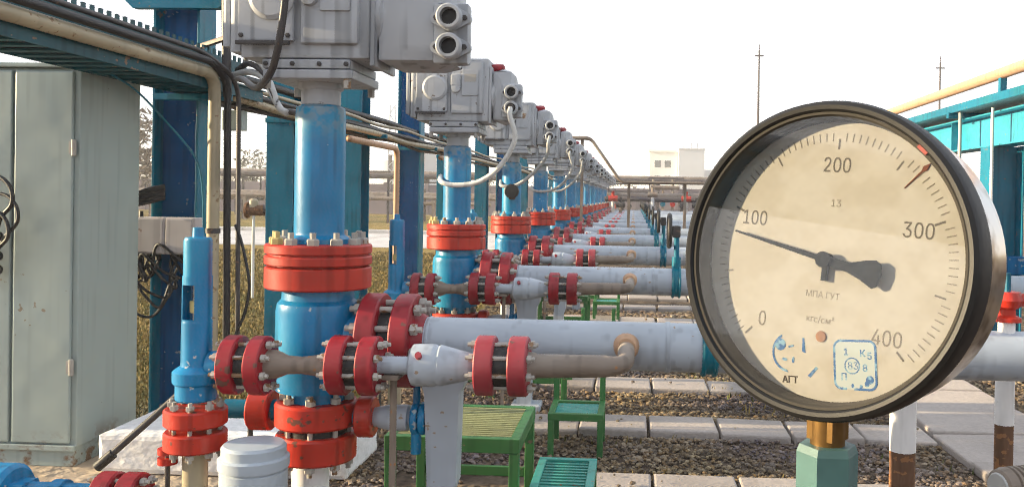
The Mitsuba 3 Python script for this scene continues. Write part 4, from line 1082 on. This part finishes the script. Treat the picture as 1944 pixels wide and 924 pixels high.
for j in range(12):
    part(k, 'brace', rod((-20.6 + (.45 - .02 * j) * (-1) ** j, 75, .75 * j), (-20.6 - (.45 - .02 * j) * (-1) ** j, 75, .75 * j + .75), .035, 5), 'far_grey')


def tree(label, x, y, h, w, n, dark, name='bare_tree', crown=(0.35, 1.0)):
    k = thing(name, label, 'tree'); br = [tube([(x, y, 0), (x + .02 * h, y, .3 * h), (x - .02 * h, y, .55 * h)], [.035 * h, .02 * h, .012 * h], 7)]
    tips = []
    for j in range(14):
        a = rng.uniform(0, 6.28); z0 = rng.uniform(.25, .55) * h; L = rng.uniform(.5, 1.0) * w
        e = np.array([x + L * math.cos(a), y + L * math.sin(a), z0 + rng.uniform(.15, .45) * h]); tips.append(e)
        br.append(tube([(x, y, z0), (x + .5 * L * math.cos(a), y + .5 * L * math.sin(a), z0 + .1 * h), e], [.01 * h, .006 * h, .003 * h], 5))
    part(k, 'trunk', cat(*br), 'tree_bark')
    cc = rng.normal(size=(n, 3)); cc /= np.linalg.norm(cc, axis=1, keepdims=True)
    lob = 0.65 + 0.7 * meshkit.noise(cc * 2.6 + x)
    c = cc * (rng.uniform(.2, 1, (n, 1)) ** .45) * lob[:, None] * np.array([w, w, h * (crown[1] - crown[0]) / 2]) + [x, y, h * (crown[0] + crown[1]) / 2]
    s = .05 * h * rng.uniform(.4, 1.1, (n, 1, 1)); t = rng.normal(size=(n, 3, 3)); V = c[:, None] + t * s * .6
    col = np.repeat(np.array(dark) * rng.uniform(.6, 1.5, (n, 1)), 3, 0)
    part(k, 'crown', trimesh.Trimesh(V.reshape(-1, 3), np.arange(3 * n).reshape(-1, 3), process=False), 'tree_leaf', False, color=col)


tree('dark lopsided tree on the skyline left of the second blue column', -34.8, 80, 5.2, 1.6, 500, (.05, .05, .03))
tree('low dark bush left of the lopsided tree on the skyline', -38.5, 82, 3.2, 2.2, 450, (.05, .045, .03), 'bush', (.0, 1.0))
tree('big bare brown tree showing between the cabinet and the nearest column', -29.6, 50, 6.6, 2.6, 1500, (.13, .10, .075), crown=(.05, 1.0))
tree('small pale brown tree behind the row of valves on the horizon', -12.5, 88, 4.2, 2.4, 500, (.13, .11, .07))
tree('low brown tree left of the white building on the horizon', -1.2, 100, 3.4, 2.4, 500, (.14, .12, .08))
tree('brown tree at the foot of the right rack columns on the horizon', 33, 80, 4.2, 3.2, 700, (.13, .12, .07))

k = thing('rusty_valve', 'rusty yellow valve with handwheel on a thin pipe standing in the dry grass', 'valve')
part(k, 'standpipe', rod((-5.2, 12, 0), (-5.2, 12, 1.2), .02, 10), 'cable_white')
part(k, 'body', cat(rod((-5.27, 12, 1.2), (-5.05, 12, 1.2), .075, 16), lathe([(0, 0), (.11, 0), (.11, .03), (0, .03)], 20, (-5.3, 12, 1.2), X_AX)), 'rust')
part(k, 'bonnet', lathe([(0, 0), (.07, 0), (.06, .09), (.03, .12), (0, .12)], 16, (-5.2, 12, 1.24)), 'conduit_metal')
part(k, 'side_arm', cat(rod((-5.06, 12, 1.22), (-4.8, 12, 1.2), .06, 12), rod((-4.86, 12, 1.2), (-4.86, 12, .0), .02, 10)), 'dark_steel')

# far tree line, one mass on the horizon
n = 26000
a = rng.uniform(-62, 40, n); r_ = 230 + 40 * rng.uniform(0, 1, n)
px, py = r_ * np.sin(np.radians(a)), r_ * np.cos(np.radians(a))
hh = 1.5 + 6.0 * meshkit.fbm(np.c_[a * .35, 0 * a, 0 * a + 3], 4) ** 1.5
c = np.c_[px, py, hh * rng.uniform(0, 1, n) ** .8]
V = c[:, None] + rng.normal(size=(n, 3, 3)) * .55
structure('treeline', trimesh.Trimesh(V.reshape(-1, 3), np.arange(3 * n).reshape(-1, 3), process=False), 'tree_leaf', False, 'stuff', 'low brown tree line along the far horizon', 'trees',
          color=np.repeat(np.array([.10, .085, .055]) * rng.uniform(.6, 1.5, (n, 1)), 3, 0))

# the air
HAZE = 0.0018
if HAZE:
    scene['air'] = {'type': 'homogeneous', 'albedo': {'type': 'rgb', 'value': [.95, .95, .95]}, 'sigma_t': HAZE}
    scene['haze'] = {'type': 'cube', 'to_world': T().translate([0, 420, 10]).scale([505, 490, 12]), 'bsdf': {'type': 'null'}, 'interior': {'type': 'ref', 'id': 'air'}}
    labels['haze'] = {'kind': 'stuff'}
    scene['camera']['medium'] = {'type': 'ref', 'id': 'air'}
